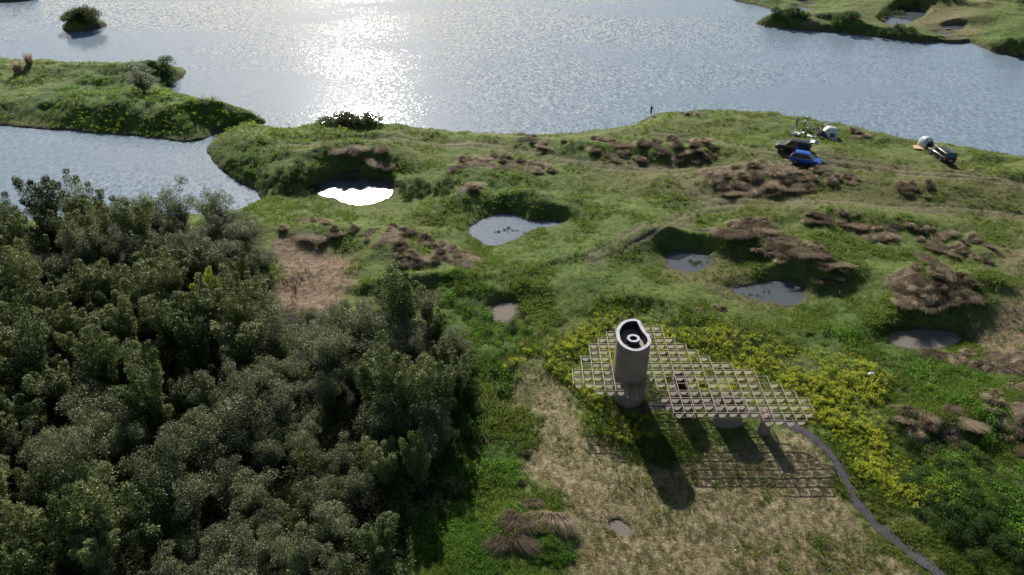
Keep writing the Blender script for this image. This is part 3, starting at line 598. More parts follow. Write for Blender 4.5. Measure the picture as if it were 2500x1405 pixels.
# ------------------------------------------------------------------ grove of bamboo
def make_tree_proto(i, kind):
    g = np.random.default_rng(200+i); H = {'bamboo': 6.0, 'willow': 5.4, 'thin': 6.4, 'bushy': 2.6}[kind]
    C, Rd = [], []; tb = MB(); nc = {'bamboo': 10, 'willow': 9, 'thin': 5, 'bushy': 7}[kind]
    for c in range(nc):
        an = c*2.4+g.random()*.8; out = (.15+1.45*math.sqrt((c+.3)/nc))*(.8 if kind == 'thin' else 1); hh = H*(1.0-.28*out/1.6+.12*g.normal())
        if kind == 'bushy': out *= .7
        pts = []
        for t in np.linspace(0, 1, 6):
            pts.append(np.array([math.cos(an)*(.12+out*t**1.7), math.sin(an)*(.12+out*t**1.7), hh*(t-.06*t**3)]))
        tb.tube(pts, [.035*(1-.12*q) for q in range(6)] if kind != 'thin' else [.06*(1-.15*q) for q in range(6)], 5)
        hr = {'bamboo': .58, 'willow': .60, 'thin': .38, 'bushy': .5}[kind]*(.75+.5*g.random())
        if kind == 'bamboo':
            tip = pts[5]-pts[4]; tip = tip/np.linalg.norm(tip)
            for q_, rr_ in ((-1.25, .95), (-.7, 1.0), (-.1, .85), (.45, .6), (.85, .38)):
                C.append(pts[5]+tip*q_+g.normal(size=3)*.08); Rd.append([hr*rr_])
        else:
            C += [pts[4]+np.array([0, 0, .1]), pts[5]-np.array([0, 0, .15]), pts[5]+np.array([.35*math.cos(an), .35*math.sin(an), -.45])]; Rd += [[hr], [hr*.8], [hr*.72]]
        for t in ((.3, .42, .54, .66) if kind != 'bushy' else (.3, .6)):
            j = min(int(t*5), 4); C.append(pts[j]+(pts[j+1]-pts[j])*(t*5-j)+g.normal(size=3)*.15); Rd.append([hr*(.45+.45*t)])
    C = np.array(C); Rd = np.array(Rd)
    npuff = {'bamboo': 165, 'willow': 190, 'thin': 26, 'bushy': 80}[kind]
    ll, lw = {'bamboo': (.19, .07), 'willow': (.14, .055), 'thin': (.14, .07), 'bushy': (.13, .06)}[kind]
    v, f = leaves(C, Rd, npuff, ll, lw, seed=300+i, droop=.45 if kind == 'bamboo' else .2, shell=.62, squash=.9)
    return npmesh('crown_'+kind, v, f), tb
TP = {}
def protos_for(kind, n, mat):
    out = []
    for i in range(n):
        cm, tb = make_tree_proto(i+{'bamboo': 0, 'willow': 20, 'thin': 40, 'bushy': 60}[kind], kind); cm.materials.append(mat)
        me = bpy.data.meshes.new('trunk'); tb.bm.to_mesh(me); tb.bm.free(); me.materials.append(M['culm'] if kind != 'thin' else M['twig']); out.append((cm, me))
    return out
TP['bamboo'] = protos_for('bamboo', 7, M['bamboo']); TP['willow'] = protos_for('willow', 4, M['willow']); TP['thin'] = protos_for('thin', 1, M['bush'])
TP['yellow'] = []
for cm, tm in TP['bamboo'][:1]:
    c2 = cm.copy(); c2.materials.clear(); c2.materials.append(M['yleaf']); TP['yellow'].append((c2, tm))
def plant(name, protos, i, x, y, z, s, rz, label, cat, group, sz=1.0, parts=('trunk', 'crown')):
    root = empty(name, (x, y, z-.05), rz, label, cat, group); root.scale = (s, s, s*sz)
    cm, tm = protos[i % len(protos)]
    link(parts[1], cm, root); link(parts[0], tm, root); return root
FP = smoothpoly(GP(COVER['forest'][0][0], 1.5), 1)
g = np.random.default_rng(5); spots = []
cand = []
for _ in range(16000):
    y = 27+g.random()*75; x = -(.60*y+20)+g.random()*((.60*y+20)+5); cand.append((x, y))
cand = np.array(cand); d = sdf(cand[:, 0], cand[:, 1], FP, 8); cand = cand[d > .5]
# nothing closer than this in the photo; keep near and far rows evenly filled
for x, y in cand:
    rmin = 2.25+.012*(y-30)
    if all((x-a)**2+(y-b_)**2 > rmin*rmin for a, b_ in spots):
        px, py = PIX(x, y, 4.0)
        if -160 < px < 1250 and py < 1560: spots.append((x, y))
special = [('yellow', 520, 770, .72, 'bamboo clump with bright yellow-green young leaves in the middle of the dark grove', 'yellow'),
           ('yellow', 590, 800, .45, 'low yellow-green bamboo sprig right of and below the bright yellow-green clump', 'yellow'),
           ('willow', 945, 1110, 1.05, 'pale tall leafy tree standing alone before the black gap on the right of the grove', None),
           ('willow', 1055, 1090, .95, 'pale grey-green tree just right of the tall pale one near the edge of the grove', None),
           ('thin', 757, 1230, 1.0, 'thin sparse tree with dark bare stem rising in the lower middle of the grove', None)]
spp = []
for kind, px, py, s, lab, _ in special: x, y = G(px, py, 1.3); spp.append((x, y))
spots = [p for p in spots if all(math.hypot(p[0]-a, p[1]-b_) > 1.9 for a, b_ in spp)]
# black gaps in the canopy as in the photo
GAPS = [(860, 1075, 3.0), (330, 1240, 2.2), (640, 860, 1.4), (100, 880, 1.5), (560, 1290, 1.5), (960, 1270, 1.8), (1080, 1230, 1.6), (470, 620, 1.4), (250, 700, 1.4), (730, 1010, 1.6), (200, 1100, 1.3), (430, 960, 1.2)]
for px, py, rr in GAPS:
    a, b_ = G(px, py, 1.3); spots = [p for p in spots if math.hypot(p[0]-a, p[1]-b_) > rr]
spots.sort(key=lambda p: p[1]); print('trees', len(spots))
spots = spots[:288]
SZ = np.array(spots); szz = height(SZ[:, 0], SZ[:, 1]); edge = sdf(SZ[:, 0], SZ[:, 1], FP, 8)
def zone(px, py, e):
    v = next(t for lim, t in ((500, 'back row by the river arm'), (600, 'second tier behind the river row'), (720, 'upper middle of the grove'), (840, 'middle of the grove'), (960, 'lower middle of the grove'), (1090, 'lower part of the grove'), (1230, 'near the bottom of the grove'), (9999, 'bottom edge of the picture')) if py < lim)
    hz_ = next(t for lim, t in ((90, 'at the left edge'), (210, 'far left'), (340, 'left'), (470, 'left of centre'), (600, 'centre'), (730, 'right of centre'), (870, 'right'), (1000, 'far right'), (9999, 'on the right rim')) if px < lim)
    return v+', '+hz_
for i, (x, y) in enumerate(spots):
    px, py = PIX(x, y, 5); nz = fbm(np.array([x]), np.array([y]), 14, 2, 51)[0]
    w = nz > .12 or (edge[i] < 1.8 and g.random() < .6); kd = 'willow' if w else 'bamboo'
    s = (.66+.52*g.random())*(1+.15*fbm(np.array([x]), np.array([y]), 8, 2, 52)[0])*(.78 if edge[i] < 2.2 else 1)
    lab = ('tall ' if s > .98 else 'short ' if s < .82 else '')+('pale feathery tree, ' if w else 'dark bamboo clump, ')+zone(px, py, edge[i])
    plant('leafy_tree' if w else 'bamboo_clump', TP[kd], int(g.integers(0, 9)), x, y, float(szz[i]), s, g.random()*6.28, lab, 'tree' if w else 'bamboo', 'pale trees of the grove' if w else 'bamboo clumps of the grove', .82+.4*g.random())
for (kind, px, py, s, lab, _), (x, y) in zip(special, spp):
    plant('bamboo_clump' if kind == 'yellow' else 'leafy_tree', TP[kind], 0, x, y, hat(x, y), s, g.random()*6, lab, 'bamboo' if kind == 'yellow' else 'tree', None, 1.1)

# ------------------------------------------------------------------ shrubs
def shrub_proto(i, mat, r=.8, hgt=.9, nl=60, ll=.13, lw=.06):
    g = np.random.default_rng(500+i); C = []
    for c in range(16):
        a = g.random()*6.28; q = math.sqrt(g.random())*r; C.append((math.cos(a)*q, math.sin(a)*q, hgt*(.25+.6*(1-(q/r)**2)*(.7+.4*g.random()))))
    v, f = leaves(np.array(C), np.full((16, 1), r*.36), nl, ll, lw, seed=520+i, shell=.45, droop=.1)
    me = npmesh('foliage', v, f); me.materials.append(mat); tb = MB()
    for c in C[:7]: tb.tube([(0, 0, 0), (c[0]*.5, c[1]*.5, c[2]*.5), c], [.03, .02, .01], 5)
    m2 = bpy.data.meshes.new('stem'); tb.bm.to_mesh(m2); tb.bm.free(); m2.materials.append(M['twig']); return me, m2
SH = [shrub_proto(i, M['shrub']) for i in range(4)]; BU = [shrub_proto(i+10, M['bush'], nl=70) for i in range(4)]
def shrubs(poly, n, protos, smin, smax, label, group, cat='shrub', seed=1, z=1.5, name='shrub', rmin=.6):
    g = np.random.default_rng(seed); P = GP(poly, z); lo, hi = P.min(0), P.max(0); got = []
    for _ in range(4000):
        if len(got) >= n: break
        p = lo+g.random(2)*(hi-lo)
        if sdf(np.array([p[0]]), np.array([p[1]]), P, 50)[0] < 0: continue
        if any(math.hypot(p[0]-a, p[1]-b_) < rmin for a, b_ in got): continue
        got.append((p[0], p[1]))
    A = np.array(got); Z = height(A[:, 0], A[:, 1])
    for (x, y), zz in zip(got, Z):
        if zz < .05: continue
        qx = (x-A[:, 0].min())/(np.ptp(A[:, 0])+1e-6); qy = (y-A[:, 1].min())/(np.ptp(A[:, 1])+1e-6)
        lab = label+', '+('left end' if qx < .2 else 'left half' if qx < .42 else 'middle' if qx < .6 else 'right half' if qx < .8 else 'right end')+(', back' if qy > .66 else ', front' if qy < .33 else '')
        plant(name, protos, int(g.integers(0, 9)), x, y, float(zz), smin+(smax-smin)*g.random(), g.random()*6.28, lab, cat, group, .8+.4*g.random(), ('stem', 'foliage'))
shrubs([(2200, 1180), (2290, 1150), (2400, 1230), (2520, 1300), (2520, 1440), (2400, 1420), (2300, 1330), (2230, 1270)], 38, SH, .5, 1.0, 'dark leafy shrub in the thicket right of the path', 'dark shrubs right of the path', seed=2, rmin=.95)
shrubs([(2160, 1080), (2260, 1110), (2380, 1100), (2450, 1190), (2360, 1220), (2250, 1150)], 12, BU, .6, 1.0, 'olive shrub behind the dark thicket', 'olive shrubs on the right', seed=3, rmin=1.2)
shrubs([(780, 306), (860, 300), (930, 305), (925, 314), (800, 316)], 14, BU, 1.0, 1.7, 'shrub on the bank against the sun glitter', 'shrubs on the glittering bank', seed=4, rmin=.8)
shrubs([(395, 158), (450, 163), (440, 185), (405, 190)], 6, SH, 1.2, 1.8, 'dark shrub at the right tip of the left islet', 'shrubs at the islet tip', seed=5, rmin=1.2)
shrubs([(158, 66), (170, 50), (205, 44), (245, 50), (255, 60), (230, 68), (190, 72)], 26, BU, 1.6, 2.4, 'bush crowning the small round islet in the lake', 'bushes on the small islet', seed=6, rmin=1.3)
shrubs([(1880, 38), (1990, 48), (1980, 52), (1885, 46)], 10, SH, 1.0, 1.6, 'dark bush along the spit of the far shore', 'bushes on the far spit', seed=7, rmin=1.2)
shrubs([(2035, 52), (2080, 50), (2085, 62), (2040, 64)], 8, SH, 1.1, 1.7, 'dark bush between the far ponds', 'bushes on the middle of the far bank', seed=8, rmin=1.3)
shrubs([(2120, 74), (2200, 66), (2260, 84), (2210, 92), (2130, 86)], 20, SH, 1.0, 1.7, 'dark bush below the far pond', 'bushes below the far pond', seed=9, rmin=1.4)
shrubs([(2160, 22), (2230, 8), (2240, 14), (2180, 34), (2150, 40)], 10, SH, 1.0, 1.6, 'dark bush at the back edge of the far pond', 'bushes behind the far pond', seed=10, rmin=1.3)
shrubs([(2280, 8), (2350, 4), (2350, 14), (2290, 16)], 9, SH, 1.0, 1.5, 'dark bush on the far meadow', 'bushes on the far meadow', seed=11, rmin=1.4)
shrubs([(2420, 105), (2500, 118), (2500, 130), (2430, 116)], 9, BU, 1.0, 1.5, 'bush on the far right bank of the lake', 'bushes on the far right bank', seed=12, rmin=1.4)
shrubs([(640, 430), (760, 420), (790, 455), (650, 468)], 14, BU, .6, 1.1, 'low bush on the round bank left of the bright pond', 'bushes left of the bright pond', seed=13, rmin=1.2)
shrubs([(970, 440), (1120, 450), (1130, 475), (990, 478)], 14, BU, .5, 1.0, 'low bush on the slope right of the bright pond', 'bushes right of the bright pond', seed=14, rmin=1.3)
shrubs([(1080, 900), (1160, 960), (1180, 1100), (1090, 1280), (1040, 1260), (1110, 1080)], 20, BU, .5, 1.0, 'scrubby green bush between the grove and the weeds', 'scrub beside the grove', seed=15, rmin=1.3)
shrubs([(1180, 860), (1290, 820), (1290, 760), (1270, 750), (1180, 800)], 7, SH, .5, .8, 'low fresh green bush beside the small muddy pond', 'fresh bushes by the muddy pond', seed=16, rmin=1.2)
def bare_proto(seed):
    g = np.random.default_rng(seed); mb = MB()
    def grow_(p, d, L, r, n_):
        q = p+d*L; mb.bar(p, q, r*2, r*1.3, 5)
        if n_ > 0:
            for _ in range(3): e = Vector(g.normal(size=3)*.55)+d; e.normalize(); grow_(q, e, L*.72, r*.62, n_-1)
    for k in range(3): e = Vector((g.normal()*.25, g.normal()*.25, 1)); e.normalize(); grow_(Vector((g.normal()*.15, g.normal()*.15, -.1)), e, 1.2, .045, 4)
    return mb
for px, py, s_, lab in [(55, 1190, 1.5, 'bare twiggy tree with reddish branches at the lower left edge of the grove'), (722, 715, .7, 'bare twiggy bush on the brown soil patch beside the grove'), (130, 1140, 1.2, 'bare branching tree just right of the one on the lower left edge')]:
    x, y, z = at(px, py); mb = bare_proto(px)
    o = mb.build('bare_tree', M['twig']); o.location = (x, y, z); o.scale = (s_,)*3; tag(o, lab, 'tree')
x, y, z = at(352, 226); plant('leafy_tree', TP['willow'], 2, x, y, z-.2, 1.45, 1.0, 'round pale grey-green tree alone on the left islet', 'tree', None, .62)

# ------------------------------------------------------------------ dry tussocks
def tuss_proto(i):
    g = np.random.default_rng(700+i); parts = []
    lx, ly = .18*g.normal(), -.10
    v, f = blades(520, .2, .62, .72, .036, 710+i, 3, .26, 1.0, (lx, ly)); parts.append((v, f, 0))
    v, f = blades(220, .2, .48, .42, .032, 730+i, 3, .35, .7, (lx, ly)); parts.append((v, f, 0))
    V, F, I = joinm(parts); V = V*np.array([1, 1, 1])+0; me = npmesh('dry_tussock', V, F); me.materials.append(M['tuss']); return me
def combed_proto(i):
    g = np.random.default_rng(770+i); parts = []
    for q in range(9):      # a crescent of tufts whose blades all fall outwards and forwards
        a = R(200)+R(140)*(q/8)*1.0; cx, cy = .55*math.cos(a+math.pi), .28*math.sin(a+math.pi)
        v, f = blades(150, .2, .34+.22*g.random(), .50, .026, 780+i*20+q, 4, .28, 1.0, (.5*math.cos(a+math.pi)+.25*g.normal(), -.55-.35*g.random()))
        v = v+np.array([cx+.12*g.normal(), cy+.15*g.normal(), 0]); parts.append((v, f, 0))
    V, F, I = joinm(parts); me = npmesh('dry_tussock', V, F); me.materials.append(M['tuss']); return me
TC = [combed_proto(i) for i in range(3)]
TU = [tuss_proto(i) for i in range(6)]
TPOL = [([(685, 540), (740, 530), (830, 540), (835, 580), (760, 585), (690, 575)], 9, .8, 1.25, 'above the bare brown soil patch'),
        ([(840, 545), (940, 560), (960, 640), (880, 625)], 7, .5, .9, 'right of the bare soil patch'),
        ([(950, 555), (1060, 560), (1140, 600), (1135, 645), (1060, 655), (960, 655), (930, 600)], 26, .8, 1.5, 'in the patch left of the rippled pond'),
        ([(820, 380), (950, 385), (965, 425), (900, 432), (830, 415)], 10, 1.0, 1.6, 'behind the bright pond'),
        ([(1105, 370), (1250, 365), (1360, 400), (1350, 440), (1280, 425), (1110, 415)], 25, .8, 1.3, 'above the rippled pond'),
        ([(1140, 455), (1190, 455), (1190, 480), (1150, 480)], 3, 1.1, 1.3, 'in the hollow above the rippled pond'),
        ([(1270, 320), (1340, 320), (1400, 350), (1390, 372), (1290, 350)], 9, .8, 1.2, 'near the shore above the wheel track'),
        ([(1420, 345), (1560, 335), (1700, 350), (1765, 375), (1750, 400), (1560, 390), (1440, 385)], 30, .9, 1.5, 'in the long patch above the wheel tracks'),
        ([(1700, 415), (1850, 410), (1990, 420), (2000, 465), (1850, 490), (1740, 465)], 42, 1.0, 1.6, 'in the big patch below the blue car'),
        ([(2000, 430), (2090, 440), (2095, 470), (2020, 470)], 9, .8, 1.3, 'right of the patch by the blue car'),
        ([(2190, 455), (2280, 460), (2280, 490), (2200, 485)], 9, .7, 1.1, 'alone in the right-hand meadow'),
        ([(2070, 318), (2110, 322), (2110, 338), (2080, 338)], 3, .8, 1.1, 'on the bank between the tents'),
        ([(1640, 270), (1720, 268), (1720, 282), (1650, 284)], 5, .7, 1.0, 'on the headland right of the angler'),
        ([(1700, 555), (1860, 545), (1990, 620), (2000, 655), (1920, 655), (1780, 590), (1710, 575)], 32, .9, 1.5, 'on the bank above the two marsh ponds'),
        ([(1985, 655), (2070, 670), (2065, 690), (1995, 685)], 5, .8, 1.2, 'at the right end of the marsh bank'),
        ([(1960, 530), (2100, 530), (2200, 560), (2170, 610), (2060, 560), (1970, 550)], 16, .8, 1.4, 'in the upper right meadow patch'),
        ([(2180, 550), (2330, 555), (2440, 620), (2400, 650), (2250, 605)], 17, .8, 1.4, 'in the straggling right-hand patch'),
        ([(2175, 695), (2260, 680), (2360, 720), (2350, 755), (2230, 775), (2180, 740)], 24, .9, 1.5, 'on the mound above the muddy pond'),
        ([(2290, 850), (2400, 850), (2520, 880), (2500, 910), (2330, 880)], 12, .9, 1.4, 'below the muddy pond near the right edge'),
        ([(2180, 1010), (2300, 1020), (2370, 1060), (2340, 1105), (2200, 1075)], 12, .8, 1.2, 'behind the shrubs at right'),
        ([(2380, 960), (2500, 940), (2520, 1100), (2420, 1070)], 12, .8, 1.3, 'at the right edge of the meadow'),
        ([(1680, 740), (1780, 745), (1770, 775), (1690, 765)], 4, .6, .9, 'behind the yellow flowers')]
TOT = 0; gt = np.random.default_rng(9)
for poly, nn, s0, s1, where in TPOL:
    P = GP(poly, 1.9); lo, hi = P.min(0), P.max(0); got = []
    for _ in range(6000):
        if len(got) >= nn: break
        p = lo+gt.random(2)*(hi-lo)
        if sdf(np.array([p[0]]), np.array([p[1]]), P, 50)[0] < 0 or any(math.hypot(p[0]-a, (p[1]-b_)*1.1) < .95*(s0+s1)/2 for a, b_ in got): continue
        got.append(p)
    A = np.array(got); Z = height(A[:, 0], A[:, 1])
    for (x, y), zz in zip(got, Z):
        if zz < .1: continue
        o = link('dry_tussock', (TC[int(gt.integers(0, 3))] if gt.random() < (.5 if 'mound' in where else .3) else TU[int(gt.integers(0, 6))])); o.location = (x, y, zz-.08); s = s0+(s1-s0)*gt.random(); o.scale = (s*(1+.35*gt.random()), s, s*(.5+.35*gt.random())); o.rotation_euler = (.12*gt.normal(), .12*gt.normal(), gt.random()*6.28 if 'TU' == '' or o.data.name.startswith('x') or o.data in TU else gt.normal()*.4)
        qx = (x-A[:, 0].min())/(np.ptp(A[:, 0])+1e-6); qy = (y-A[:, 1].min())/(np.ptp(A[:, 1])+1e-6)
        pos = ('left end' if qx < .2 else 'left half' if qx < .45 else 'middle' if qx < .6 else 'right half' if qx < .82 else 'right end')+(', back' if qy > .6 else ', front' if qy < .4 else '')
        tag(o, ('broad' if s > s0+(s1-s0)*.6 else 'small')+' dry tussock '+where+', '+pos, 'grass tussock', 'dry tussocks '+where); TOT += 1
# the large combed tussocks by the lawn
for j, (px, py, s, sx, rz, lab) in enumerate([(1340, 1285, 2.3, 1.5, .1, 'largest straw-tipped tussock arching over its own dark shade at the lawn edge'), (1262, 1290, 1.9, 1.2, 1.0, 'round combed tussock left of the largest one at the lawn edge'),
                          (1250, 1345, 2.2, 1.3, .2, 'lowest of the big combed tussocks at the lawn edge'), (1290, 1245, 1.4, 1.2, 2.0, 'small tussock behind the big combed ones at the lawn edge'),
                          (1272, 1180, 1.0, 1, 0, 'dark half-green tussock on the weed strip, lower of two'), (1285, 1110, 1.0, 1, 2, 'dark half-green tussock on the weed strip, upper of two'), (1130, 1190, 1.2, 1, 1, 'dark dry tussock among the weeds beside the grove')]):
    x, y, z = at(px, py); o = link('dry_tussock', TC[j % 3] if j < 4 else TU[j % 6]); o.location = (x, y+(.6 if j < 4 else 0), z-.1); o.scale = (s*sx*.48, s*.55, s*.62); o.rotation_euler = (.0, 0, (0, -.25, .1, .3, 1, 2, 3)[j]); tag(o, lab, 'grass tussock')
print('tussocks', TOT)
v, f = blades(420, .2, 2.6, .9, .05, 900, 3, .7, .15); rm = npmesh('reed_clump', v, f); rm.materials.append(M['tuss'])
for px, py, s, lab in [(45, 178, .95, 'larger pale purple-brown reed clump on the left islet'), (74, 160, .85, 'smaller darker reed clump right behind the larger one on the left islet')]:
    x, y, z = at(px, py); o = link('reed_clump', rm); o.location = (x, y, z-.1); o.scale = (s, s, s); o.rotation_euler = (0, 0, px); tag(o, lab, 'reeds')

# ------------------------------------------------------------------ the pavilion
ZG = 1.7; HG = 3.0; ZC = ZG+HG
C0, CXs, R0, CYs = 13.31, .89, 59.77, .925
cxk = lambda k: C0+CXs*k
ryj = lambda j: R0-CYs*j
bands = [(-4, 1), (-5, 1), (-6, 2), (-7, 3), (-7, 4), (-8, 5), (-8, 7), (-9, 9), (-9, 10), (-7, 11), (-2, 12), (-2, 13), (0, 13), (8, 12)]
cells = set()
for i, (a, b_) in enumerate(bands):
    for k in range(a, b_):
        if 4 <= i <= 8 and -5 <= k < -2: continue
        if i == 3 and -5 <= k < -2: continue
        if i == 8 and k == 1: continue
        cells.add((i, k))
cells.add((10, -4)); cells.add((9, -4))
rows, cols = set(), set()
for i, k in cells: rows |= {(i, k), (i+1, k)}; cols |= {(k, i), (k+1, i)}
pav = empty('pavilion', (PAV[0], PAV[1], ZG), 0, 'concrete tower pavilion with a stepped lattice canopy on stout pillars amid yellow flowers', 'pavilion')
def plink(o): o.parent = pav; o.matrix_parent_inverse = Matrix.Translation((-PAV[0], -PAV[1], -ZG)); return o
mb = MB()
def runs(items):
    out = {}
    for a, b_ in sorted(items):
        L = out.setdefault(a, [])
        if L and L[-1][1] == b_: L[-1][1] = b_+1
        else: L.append([b_, b_+1])
    return out
rr = runs(rows); cc = runs(cols)
for j, L in rr.items():
    for a, b_ in L: mb.box(((cxk(a)+cxk(b_))/2, ryj(j), ZC), (cxk(b_)-cxk(a)+.06, .036, .085))
for k, L in cc.items():
    for a, b_ in L: mb.box((cxk(k), (ryj(a)+ryj(b_))/2, ZC+.003), (.046, ryj(a)-ryj(b_)-.036, .085))
plink(mb.build('canopy_grid', M['lattice']))
# lower chords with zigzag webs
mb = MB()
for j in (6, 10, 13):
    for a, b_ in rr.get(j, []):
        if b_-a < 2: continue
        mb.box(((cxk(a)+cxk(b_))/2, ryj(j), ZC-.5), (cxk(b_)-cxk(a), .04, .05))
        for k in range(a, b_):
            x0, x1, xm = cxk(k), cxk(k+1), (cxk(k)+cxk(k+1))/2
            mb.bar((x0, ryj(j), ZC-.04), (xm, ryj(j), ZC-.48), .03); mb.bar((xm, ryj(j), ZC-.48), (x1, ryj(j), ZC-.04), .03)
for k in (2, 9):
    for a, b_ in cc.get(k, []):
        if b_-a < 2: continue
        mb.box((cxk(k)+.06, (ryj(a)+ryj(b_))/2, ZC-.56), (.04, ryj(a)-ryj(b_), .05))
        for j in range(a, b_):
            y0, y1, ym = ryj(j), ryj(j+1), (ryj(j)+ryj(j+1))/2
            mb.bar((cxk(k)+.06, y0, ZC-.04), (cxk(k)+.06, ym, ZC-.53), .03); mb.bar((cxk(k)+.06, ym, ZC-.53), (cxk(k)+.06, y1, ZC-.04), .03)
plink(mb.build('lower_truss', M['lattice']))
# arched rods under the cross bars
mb = MB()
for k, j in cols:
    if (j, k) in cells or (j, k-1) in cells:
        ym = (ryj(j)+ryj(j+1))/2; pts = [(cxk(k), ym+.42*math.cos(t), ZC-.06-.5*math.sin(t)) for t in np.linspace(0, math.pi, 10)]
        mb.tube(pts, .009, 4)
plink(mb.build('arched_rods', M['rod']))
# hanging half-moon panels
pm = MB(); pts = [(.31*math.cos(t), 0, -.10-.36*math.sin(t)) for t in np.linspace(0, math.pi, 15)]
pm.loft([[(x, -.006, z) for x, _, z in pts], [(x, .006, z) for x, _, z in pts]])
proto_panel = pm.build('hanging_panel', M['panel']); pmesh = proto_panel.data; bpy.data.objects.remove(proto_panel)
seg = sorted(rows, key=lambda q: (-q[0], q[1])); gp = random.Random(4)
seg = [q for q in seg if gp.random() < .93]
for j, k in seg[:100]:
    o = link('hanging_panel', pmesh); o.parent = pav; o.location = ((cxk(k)+cxk(k+1))/2-PAV[0], ryj(j)-PAV[1], ZC-ZG-.04)
    o.rotation_euler = (gp.uniform(-.35, .1), 0, 0)
mb = MB()
for j, k in seg[100:]:
    x = (cxk(k)+cxk(k+1))/2; y = ryj(j); z = ZC-.04
    mb.loft([[(x+a, y-.006, z+c_) for a, _, c_ in pts], [(x+a, y+.006, z+c_) for a, _, c_ in pts]])
o = plink(mb.build('hanging_panels', M['panel'])); o['kind'] = 'stuff'
# tower: outline read off the rim, on the plane of the rim
HT = 6.5; ZT = ZG+HT
z1 = lambda x, y: G(1400+x/5.404, 760+y/5.404, ZT)
rim = [(566, 300), (570, 240), (602, 180), (660, 130), (740, 106), (820, 103), (878, 128), (905, 190), (940, 258), (990, 312), (1024, 370), (1020, 420), (982, 468), (920, 505), (850, 525), (765, 520), (685, 485), (622, 440), (578, 370)]
RO = smoothpoly(np.array([z1(*p) for p in rim]), 2); ctr = RO.mean(0)
def inset(P, d):
    t = np.roll(P, -1, 0)-np.roll(P, 1, 0); t /= np.hypot(t[:, 0], t[:, 1])[:, None]; nn = np.stack([t[:, 1], -t[:, 0]], -1)
    s = 1 if ((P+nn*.01-ctr)**2).sum() < ((P-ctr)**2).sum() else -1
    return P+nn*d*s
RI = inset(RO, .24)
def ring(P, z): return [(x, y, z) for x, y in P]
bm = bmesh.new()
def addloft(bm, secs):
    rg = [[bm.verts.new(p) for p in s] for s in secs]; n_ = len(rg[0])
    for a, b_ in zip(rg, rg[1:]):
        for i in range(n_): bm.faces.new((a[i], a[(i+1) % n_], b_[(i+1) % n_], b_[i]))
    return rg
rg = addloft(bm, [ring(RO, ZG-.4), ring(RO, ZG+1.5), ring(RO, ZG+3), ring(RO, ZG+4.5), ring(RO, ZT-.06)])
rg2 = addloft(bm, [ring(RI, ZT-.06), ring(RI, ZT-.85)]); bm.faces.new(rg2[-1])
n_ = len(RO)
for i in range(n_): bm.faces.new((rg[-1][i], rg[-1][(i+1) % n_], rg2[0][(i+1) % n_], rg2[0][i]))
bmesh.ops.recalc_face_normals(bm, faces=bm.faces)
tw = bpy.data.meshes.new('tower'); bm.to_mesh(tw); bm.free()
for p in tw.polygons: p.use_smooth = True
try: tw.set_sharp_from_angle(angle=R(35))
except Exception: pass
tower = plink(link('tower', tw, None, M['conc']))
bm = bmesh.new(); RO2, RI2 = inset(RO, -.025), inset(RO, .265)
r1 = addloft(bm, [ring(RO2, ZT-.05), ring(RO2, ZT+.02), ring(RI2, ZT+.02), ring(RI2, ZT-.05)])
for i in range(n_): bm.faces.new((r1[3][i], r1[3][(i+1) % n_], r1[0][(i+1) % n_], r1[0][i]))
bmesh.ops.recalc_face_normals(bm, faces=bm.faces); cp = bpy.data.meshes.new('rim_coping'); bm.to_mesh(cp); bm.free()
rc = link('rim_coping', cp, tower, M['conc_top'])
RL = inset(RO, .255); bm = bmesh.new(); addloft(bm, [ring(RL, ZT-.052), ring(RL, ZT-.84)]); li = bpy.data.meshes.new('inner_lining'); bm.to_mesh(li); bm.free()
M['lining'] = pmat('dark_lining', (.022, .025, .035), .6); link('inner_lining', li, tower, M['lining'])  # near-black bluish sheet just inside the tower wall; the flue shares its colour
fx, fy = G(1400+790/5.404, 760+372/5.404, ZT-.4)
def tube_ring(c, ro, ri, z0, z1_, name, m, par, seg=32, sq=1.0):
    bm = bmesh.new(); A = [(c[0]+ro*math.cos(t), c[1]+ro*sq*math.sin(t)) for t in np.linspace(0, 2*math.pi, seg, endpoint=False)]; B = [(c[0]+ri*math.cos(t), c[1]+ri*sq*math.sin(t)) for t in np.linspace(0, 2*math.pi, seg, endpoint=False)]
    r_ = addloft(bm, [ring(A, z0), ring(A, z1_), ring(B, z1_), ring(B, z0)])
    for i in range(seg): bm.faces.new((r_[3][i], r_[3][(i+1) % seg], r_[0][(i+1) % seg], r_[0][i]))
    bmesh.ops.recalc_face_normals(bm, faces=bm.faces); me = bpy.data.meshes.new(name); bm.to_mesh(me); bm.free(); return link(name, me, par, m)
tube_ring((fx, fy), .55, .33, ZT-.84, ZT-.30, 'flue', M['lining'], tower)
tube_ring((fx, fy), .56, .32, ZT-.298, ZT-.25, 'flue_coping', M['conc_top'], tower)
